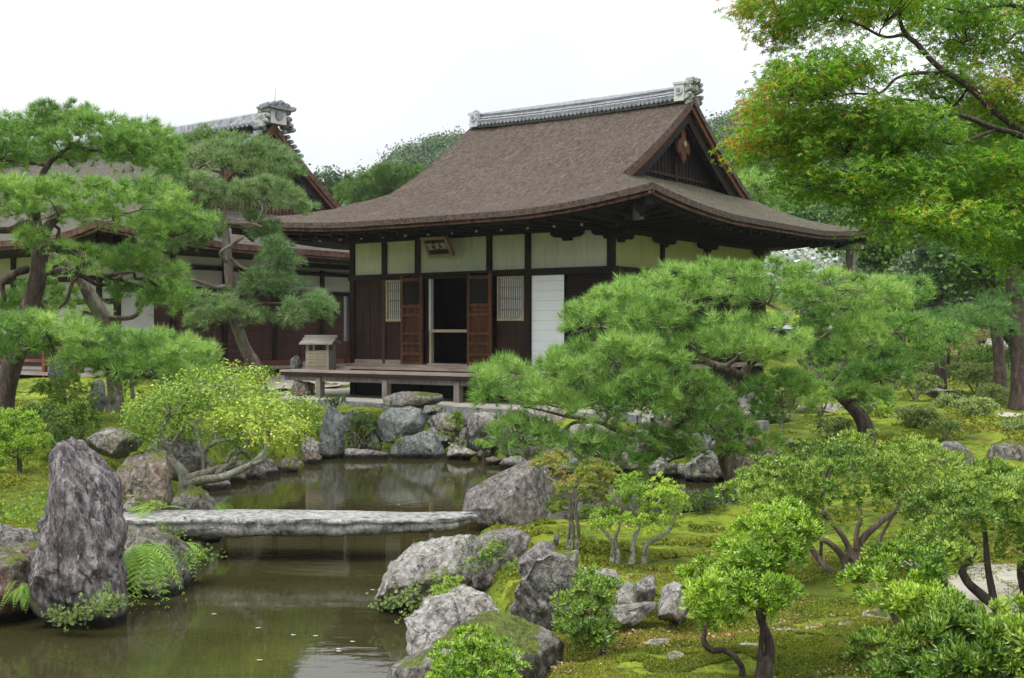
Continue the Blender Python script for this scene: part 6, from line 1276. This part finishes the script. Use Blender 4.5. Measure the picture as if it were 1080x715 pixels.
# ---- maple from the right
MT = [T_maple(np.random.default_rng(80 + k), 5, .050, 1.5) for k in range(6)]
mp_tr = [[(1330, 520, 26), (1300, 420, 24), (1250, 300, 21), (1180, 210, 18), (1120, 165, 14), (1074, 137, 8), (1064, 128, 6), (1045, 112, 6), (1022, 92, 5.5), (992, 73, 5), (969, 48, 4.5), (955, 36, 4), (949, 18, 3), (951, -5, 2)],
  [(955, 37, 3), (933, 39, 2.5, -.1), (909, 30, 2.2, -.2), (893, 25, 2, -.2), (876, 24, 1.5, -.3)], [(992, 77, 3), (966, 78, 2.5, -.1), (945, 83, 2.2, -.2), (927, 98, 2, -.3), (897, 98, 1.8, -.3), (873, 103, 1.5, -.4), (829, 101, 1, -.5), (800, 110, .8, -.5)], [(1120, 165, 9), (1080, 146, 5.5, -.2), (1049, 137, 5, -.3), (1022, 124, 4, -.4), (992, 116, 3.5, -.5), (969, 106, 2.8, -.5), (945, 104, 2, -.6), (903, 119, 1.3, -.7), (864, 128, 1, -.8), (820, 150, .8, -.8)],
  [(1049, 137, 3, -.3), (1010, 152, 3, -.5), (983, 147, 2.2, -.6), (963, 146, 1.2, -.7)], [(1250, 300, 9), (1160, 235, 5, -.4), (1080, 217, 3.5, -.6), (1060, 227, 3, -.6), (1026, 232, 2.2, -.7), (976, 239, 1.2, -.8), (930, 235, 1, -.8)], [(1180, 210, 9, 0), (1130, 80, 6, .3), (1080, 10, 4, .3), (1020, 14, 3, .2), (1000, 12, 2, .2), (960, 2, 1, .2)],
  [(927, 98, 1.4, -.3), (905, 88, 1.1, -.4), (892, 82, .9, -.4)], [(1022, 92, 2.5), (1000, 120, 1.6, .4), (960, 150, 1, .6)], [(1300, 420, 12), (1220, 330, 7, .5), (1150, 290, 5, .8), (1090, 265, 3, 1), (1040, 270, 2, 1)]]
def maple_tone(p, t, r):
    px = CX + p[:, 0] / p[:, 1] * FPX; py = HOR + (CAMZ - p[:, 2]) / p[:, 1] * FPX
    w = np.clip((835 - px) / 70, 0, 1) * (noise3(p * 2.2, 5) > -.15); w2 = (noise3(p * 1.7, 8) > .62) * .8
    t = np.clip(t * .95 + .06 * (py < 120), 0, .76); q = np.clip(.80 + .2 * r.random(len(t)) * 1.1, 0, 1)
    return np.where(r.random(len(t)) < np.clip(w * .5, 0, .5), q, t)
def layers(poly, n, Y, dY, th, df=1):
    poly = np.array(poly); return [(poly, Y + dY * (k / (max(1, n - 1)) - .5), th, df / n) for k in range(n)]
mp_pads = [([(765, 0), (790, -20), (870, -25), (950, -25), (1000, -20), (990, 20), (940, 22), (900, 35), (870, 40), (835, 55), (815, 40), (800, 20)], 10.3, .7, 1.0), ([(955, -20), (1130, -20), (1130, 70), (1060, 75), (1010, 60), (975, 30)], 11, .9, .8),
  ([(768, 118), (790, 102), (800, 78), (835, 62), (870, 52), (920, 62), (950, 60), (940, 90), (900, 95), (880, 115), (840, 120), (800, 130)], 10.0, .7, .9), ([(762, 150), (775, 128), (810, 118), (850, 120), (900, 105), (950, 112), (1000, 130), (1000, 165), (950, 175), (900, 170), (850, 185), (800, 180), (780, 170)], 10.2, .8, 1.0),
  ([(812, 190), (835, 178), (880, 174), (940, 176), (1000, 170), (1010, 200), (960, 218), (915, 220), (890, 222), (862, 215), (835, 205)], 10.1, .8, .8), ([(892, 238), (905, 222), (940, 215), (1000, 215), (1050, 225), (1040, 255), (985, 262), (945, 262), (918, 250)], 9.9, .7, .7),
  ([(1000, 70), (1130, 70), (1130, 150), (1080, 160), (1030, 150), (1005, 120)], 11, .9, .8), ([(1000, 160), (1130, 150), (1130, 250), (1060, 260), (1020, 240), (1000, 210)], 10.4, .9, .9), ([(1020, 255), (1060, 250), (1130, 260), (1130, 310), (1085, 300), (1045, 285)], 11.2, .6, .6), ([(955, 75), (1000, 80), (1010, 110), (975, 115), (950, 95)], 10.8, .4, .7)]
make_tree('maple_tree', 'maple reaching in from the right with green star leaves turning orange at the tips', 'maple tree', 10.5, mp_tr, mp_pads, 'maple', 'bark_dark', MT, 130, 5, .15, 301, grow=1.0, tone=(.36, .22), up=.9, flat_=.35, hollow=1.0, twigs=.12, twig_r=.006, main_r=.014, tone_fn=maple_tone, scale=(.85, 1.25))

# ---- background trees behind the garden and the hall
BT = [T_leaf(np.random.default_rng(90 + k), 7, .16, .10, 1.0) for k in range(5)]
CT = [T_rosette(np.random.default_rng(95 + k), 8, .12, .05) for k in range(4)]
NTB = [T_needle(np.random.default_rng(98 + k), 18, .26, .020) for k in range(4)]
LK = .9
def bg(label, Y, pads, leaf, temps, seed, dens=9, per=10, r=.45, tone=(.5, .22), trunk=None, bark='bark_dark', th=None, group='trees behind the garden', name='background_tree', cat='tree', up=.5):
    allp = np.vstack([np.array(p) for p in pads]); cx = allp[:, 0].mean(); top = allp[:, 1].min(); 
    tr = trunk or [[(cx, 395, 7), (cx + 2, 330, 6), (cx - 3, (top + 330) / 2, 5), (cx, top + 12, 2)]]
    make_tree(name, label, cat, Y, tr, [(p, Y + .6 * ((k % 3) - 1), (th or .35 * np.ptp(np.array(p)[:, 0]) * Y / FPX)) for k, p in enumerate(pads)], leaf, bark, temps, dens, per, r, seed, group, tone=tone, twigs=.06, twig_r=.012, main_r=.035, up=up, hollow=.6, seg=6)
def blob(cx, cy, w, h, s=0): return [(cx + w / 2 * math.cos(a) * (1 + .12 * math.sin(2.3 * a + s)), cy - h / 2 * math.sin(a) * (1 + .1 * math.sin(3.1 * a + s))) for a in np.linspace(0, 2 * math.pi, 15)[:-1]]
bg('pale green pine rising behind the gable to the right', 40, [blob(800, 202, 75, 34, 1), blob(780, 222, 60, 30, 2), blob(822, 228, 70, 36, 3)], 'pine', NTB, 401, 7, 12, .55, (.55, .2), name='pine_tree', cat='pine tree')
bg('dark bluish conifer between the hall roof and the maple', 45, [blob(845, 190, 60, 40, 1), blob(838, 225, 70, 40, 2), blob(858, 255, 60, 34, 4)], 'forest', BT, 402, 6, 10, .6, (.35, .2))
bg('flat-tiered dark cedar just behind the right eave corner', 36, [blob(860, 262, 70, 20, 1), blob(870, 285, 60, 14, 2), blob(850, 240, 50, 24, 2)], 'forest_mid', BT, 403, 8, 10, .45, (.25, .2))
bg('silvery-leaved tree seen under the right eave', 34, [blob(832, 284, 50, 30, 1), blob(880, 296, 80, 44, 2), blob(850, 310, 60, 30, 3)], 'silver', BT, 404, 9, 10, .42, (.6, .25))
bg('round-crowned broadleaf behind the eave post', 34, [blob(915, 270, 60, 60, 1), blob(925, 235, 70, 50, 2), blob(945, 300, 60, 40, 3)], 'forest_mid', BT, 405, 8, 10, .45, (.5, .2))
bg('glossy bluish camellia with dark trunk right of the smaller pine', 25, [blob(975, 282, 56, 34, 1), blob(990, 305, 50, 24, 2), blob(962, 300, 40, 20, 3), blob(985, 262, 50, 26, 5)], 'camellia', CT, 406, 14, 9, .28, (.6, .25), [[(992, 385, 6), (990, 345, 5.5), (989, 318, 5), (985, 295, 3), (975, 270, 2)], [(990, 318, 3), (1002, 300, 2)], [(978, 378, 3), (975, 345, 3), (974, 320, 2), (970, 300, 1.5)]])
bg('tall red-barked pine with straight trunk near the right border', 22, [blob(1050, 240, 80, 40, 1), blob(1020, 262, 60, 30, 2), blob(1095, 285, 70, 40, 3), blob(1030, 342, 110, 34, 4), blob(1065, 318, 60, 22, 5), blob(985, 340, 60, 20, 5)], 'pine_dark', NT2, 407, 20, 9, .26, (.5, .22), [[(1076, 402, 10), (1074, 360, 9), (1070, 320, 9), (1068, 280, 8), (1066, 240, 7), (1062, 190, 5), (1058, 120, 3)]], 'bark_red', name='pine_tree', cat='pine tree')
bg('slimmer dark-trunked tree just left of the red-barked pine', 24, [blob(1045, 215, 70, 60, 1), blob(1030, 290, 60, 34, 2)], 'forest_mid', BT, 408, 10, 10, .3, (.4, .2), [[(1055, 395, 7), (1052, 360, 6.5), (1047, 330, 6), (1043, 300, 4), (1040, 240, 3)]], 'bark_red')
bg('tall dark broadleaf in the middle of the right background', 38, [blob(960, 230, 90, 70, 1), blob(1000, 200, 90, 80, 2), blob(985, 265, 100, 60, 3), blob(940, 180, 80, 60, 4)], 'forest', BT, 409, 6, 11, .6, (.6, .2))
bg('tall forest tree behind the right edge', 40, [blob(1060, 190, 110, 120, 1), blob(1085, 280, 100, 90, 2), blob(1030, 260, 80, 70, 3)], 'forest_mid', BT, 410, 6, 11, .6, (.35, .2))
bg('shadowy tree low behind the camellia', 36, [blob(955, 335, 90, 60, 1), blob(1010, 320, 90, 60, 2)], 'forest', BT, 411, 7, 11, .55, (.45, .2))
bg('dark low tree at the right edge behind the trunks', 34, [blob(1070, 345, 90, 70, 1), blob(1105, 300, 70, 70, 2)], 'forest', BT, 412, 7, 11, .5, (.55, .2))
bg('olive broadleaf behind the silvery tree', 42, [blob(905, 320, 120, 60, 1), blob(890, 235, 90, 50, 2)], 'forest', BT, 413, 6, 11, .6, (.6, .2))
bg('light green round pine rising behind the roof left slope', 55, [blob(425, 184, 60, 14, 1), blob(398, 194, 76, 16, 2), blob(375, 205, 50, 20, 3), blob(430, 200, 60, 22, 4), blob(445, 188, 26, 10, 5), blob(400, 214, 80, 22, 6)], 'forest_mid', NTB, 414, 9, 12, .4, (.5, .2), name='pine_tree', cat='pine tree')
bg('small grey-green treetop beside the left hall gable', 60, [blob(346, 190, 22, 18, 1), blob(354, 203, 30, 22, 3)], 'forest_far', BT, 415, 6, 10, .5, (.5, .2), group='trees behind the garden')
bg('mid green tree behind the ridge at the right of the gable', 60, [blob(760, 190, 60, 60, 1), blob(790, 170, 50, 40, 3), blob(750, 215, 50, 40, 3)], 'forest_mid', BT, 416, 3.5, 10, .8, (.5, .2))

# ------------------------------------------------------------ wooded hills
RIDGE_PX = [-400, 200, 300, 342, 352, 368, 400, 430, 452, 472, 500, 540, 620, 700, 735, 752, 775, 800, 850, 900, 1000, 1100, 1400]
RIDGE_PY = [310, 285, 255, 242, 236, 230, 216, 198, 186, 180, 182, 180, 165, 165, 164, 158, 152, 152, 150, 150, 150, 150, 150]
def hill_h(x, y):
    px = CX + x / 130 * FPX; top = CAMZ + (HOR - np.interp(px, RIDGE_PX, RIDGE_PY) - 6) / FPX * 130
    s = sstep(60, 130, y); back = 1 - .3 * sstep(135, 260, y)
    pp = np.stack([x, y, 0 * x], -1); return 3 + (top - 3) * s * back + 1.2 * s * noise3(pp / 14, 3)
hx = np.linspace(-110, 120, 120); hy = np.linspace(56, 260, 80); HX, HY = np.meshgrid(hx, hy); HZ = hill_h(HX, HY)
ii = (np.arange(79)[:, None] * 120 + np.arange(119)[None]).ravel(); g = Geo(); g.add(np.stack([HX, HY, HZ - .5], -1).reshape(-1, 3), np.stack([ii, ii + 1, ii + 121, ii + 120], 1))
tag(g.build('hill', M['moss'], smooth=True), kind='structure')
rng = np.random.default_rng(9); n = 2600
hxr = rng.uniform(-75, 100, n); hyr = 70 + 66 * rng.random(n) ** .6; pz = hill_h(hxr, hyr)
pxx = CX + hxr / hyr * FPX; keep = ((pxx > 320) & (pxx < 530)) | ((pxx > 700) & (pxx < 1110)); hxr, hyr, pz = hxr[keep], hyr[keep], pz[keep]
FT = [T_leaf(np.random.default_rng(110 + k), 7, .21, .14, .9) for k in range(5)]
g = Geo(); n = len(hxr); R_ = rng.uniform(1.3, 2.9, n); per = 190
d = unit(rng.normal(size=(n, per, 3)) * np.array((1, 1, .9)) + np.array((0, -.25, .45)))
ctr = np.stack([hxr, hyr, pz + R_ * .55], 1); lob = 1 + .3 * noise3((ctr[:, None] + d * 1.5) * .9, 4)
pos = ctr[:, None] + d * (R_[:, None] * lob * rng.uniform(.85, 1.02, (n, per)))[:, :, None] * np.array((1, 1, .85))
tn = np.repeat(np.clip(rng.normal(.5, .22, n), 0, 1), per)
scatter(g, FT, pos.reshape(-1, 3), d.reshape(-1, 3), np.repeat(R_ / 2.1, per) * rng.uniform(.8, 1.2, n * per), tn, rng, .08)
tag(g.build('hill_forest', M['forest_far'], tone=True), 'distant wooded hillside beyond the halls', 'forest', kind='stuff')

# ------------------------------------------------------------ moss sprigs, fallen leaves
rng = np.random.default_rng(21); ST = [T_rosette(np.random.default_rng(120 + k), 5, .020, .010, (10, 70)) for k in range(4)]
g = Geo(); n = 150000; px = rng.uniform(380, 1120, n); py = 545 + 200 * rng.random(n) ** .8
Y_ = (CAMZ - .5) * FPX / (py - HOR); X_ = (px - CX) / FPX * Y_; px2 = rng.uniform(-30, 140, 9000); py2 = rng.uniform(485, 600, 9000); Y2 = (CAMZ - .62) * FPX / (py2 - HOR)
X_ = np.concatenate([X_, (px2 - CX) / FPX * Y2]); Y_ = np.concatenate([Y_, Y2]); sd = pond_sd(X_, Y_)
q = np.stack([X_, Y_, X_ * 0], 1); k = (sd > .25) & (noise3(q * 1.6, 2) + .8 * noise3(q * 5, 3) > -.30); X_, Y_ = X_[k], Y_[k]; z = ground_h(X_, Y_); q = np.stack([X_, Y_, z + .002], 1)
tn = np.clip(.5 + .3 * noise3(q * 2.5, 8) + rng.normal(size=len(q)) * .12 + .25 * (noise3(q * 1.1, 12) > .35), 0, 1)
scatter(g, ST, q, unit(rng.normal(size=q.shape) * .4 + np.array((0, 0, 1.))), rng.uniform(.5, 1.2, len(q)), tn, rng)
tag(g.build('moss_sprigs', M['moss_tuft'], tone=True), 'fine moss sprigs covering the near ground', 'moss', kind='stuff')
for (px, py) in tuple(map(tuple, np.stack([np.random.default_rng(8).uniform(215, 395, 5), np.random.default_rng(9).uniform(585, 712, 5)], 1))) + tuple(map(tuple, np.stack([np.random.default_rng(18).uniform(270, 480, 5), np.random.default_rng(19).uniform(492, 535, 5)], 1))) + ((309, 669), (333, 670), (357, 686), (226, 647), (472, 506), (430, 500)):
    p_ = G(px, py, .004); a = px; s = .016
    V = [p_ + np.array((s * math.cos(a + t) * (1.6 if i % 2 else 1), s * math.sin(a + t), .002 * (i % 2))) for i, t in enumerate(np.linspace(0, 6.28, 7)[:-1])]
    tag(Geo().add(V, np.array([(0, 1, 2), (0, 2, 3), (0, 3, 4), (0, 4, 5)])).build('fallen_leaf', M['sand'], loc=p_), 'pale fallen leaf floating on the brown pond', 'leaf', 'fallen leaves on the pond')

# coarser moss cushions on the far slopes
rng = np.random.default_rng(23); SF = [T_rosette(np.random.default_rng(170 + k), 6, .05, .03, (10, 75)) for k in range(4)]
px = np.concatenate([rng.uniform(520, 1110, 60000), rng.uniform(-30, 330, 14000)]); py = np.concatenate([400 + 160 * rng.random(60000), 425 + 90 * rng.random(14000)])
Y_ = (CAMZ - .7) * FPX / (py - HOR); X_ = (px - CX) / FPX * Y_; sd = pond_sd(X_, Y_); q = np.stack([X_, Y_, X_ * 0], 1)
k = (sd > .3) & (noise3(q * .9, 2) + .8 * noise3(q * 3, 3) > .42); q = q[k]; q[:, 2] = ground_h(q[:, 0], q[:, 1])
lx = (q[:, 0] - 1.945) * .809 - (q[:, 1] - 23.3) * .588; ly = (q[:, 0] - 1.945) * .588 + (q[:, 1] - 23.3) * .809; q = q[~((lx > -22) & (lx < 3.5) & (ly > -2.6) & (ly < 15))]
g = Geo(); scatter(g, SF, q, unit(rng.normal(size=q.shape) * .35 + np.array((0, 0, 1.))), rng.uniform(.5, 1.2, len(q)), np.clip(.58 + .3 * noise3(q * 1.6, 8), 0, .97), rng)
tag(g.build('moss_cushions', M['moss_tuft'], tone=True), 'moss cushions covering the farther slopes', 'moss', kind='stuff')
# leaf and needle litter on the moss
rng = np.random.default_rng(31); n = 9000; px = rng.uniform(430, 1110, n); py = 550 + 190 * rng.random(n); Y_ = (CAMZ - .45) * FPX / (py - HOR); X_ = (px - CX) / FPX * Y_
q = np.stack([X_, Y_, X_ * 0], 1); k = (pond_sd(X_, Y_) > .3) & (noise3(q * 1.1, 12) + .4 * noise3(q * 5, 4) > .12); q = q[k]; q[:, 2] = ground_h(q[:, 0], q[:, 1]) + .012
LTT = [T_leaf(np.random.default_rng(160 + k), 2, .022, .010, .9) for k in range(4)]
g = Geo(); scatter(g, LTT, q, np.tile((0, 0, 1.), (len(q), 1)), rng.uniform(.5, 1.3, len(q)), rng.random(len(q)), rng)
M['litter'] = leafmat('dry_leaf_litter', [(0, (.10, .05, .025)), (.5, (.24, .13, .06)), (1, (.42, .30, .16))], .1, .8)
tag(g.build('leaf_litter', M['litter'], tone=True), 'dry brown leaves and needles scattered on the moss', 'leaf litter', kind='stuff')
# ------------------------------------------------------------ thin air
hz, ht, hp, ho = nt('haze'); ht.nodes.remove(hp); pv = ht.nodes.new('ShaderNodeVolumePrincipled'); pv.inputs['Color'].default_value = (.95, .98, 1, 1); pv.inputs['Density'].default_value = .0003; pv.inputs['Anisotropy'].default_value = .2
ht.links.new(pv.outputs[0], ho.inputs['Volume']); M['haze'] = hz
tag(Geo().box(-960, 980, -150, 1700, -2.2, 60).build('haze', hz), 'thin pale haze over the garden and hillside', 'haze', kind='stuff')
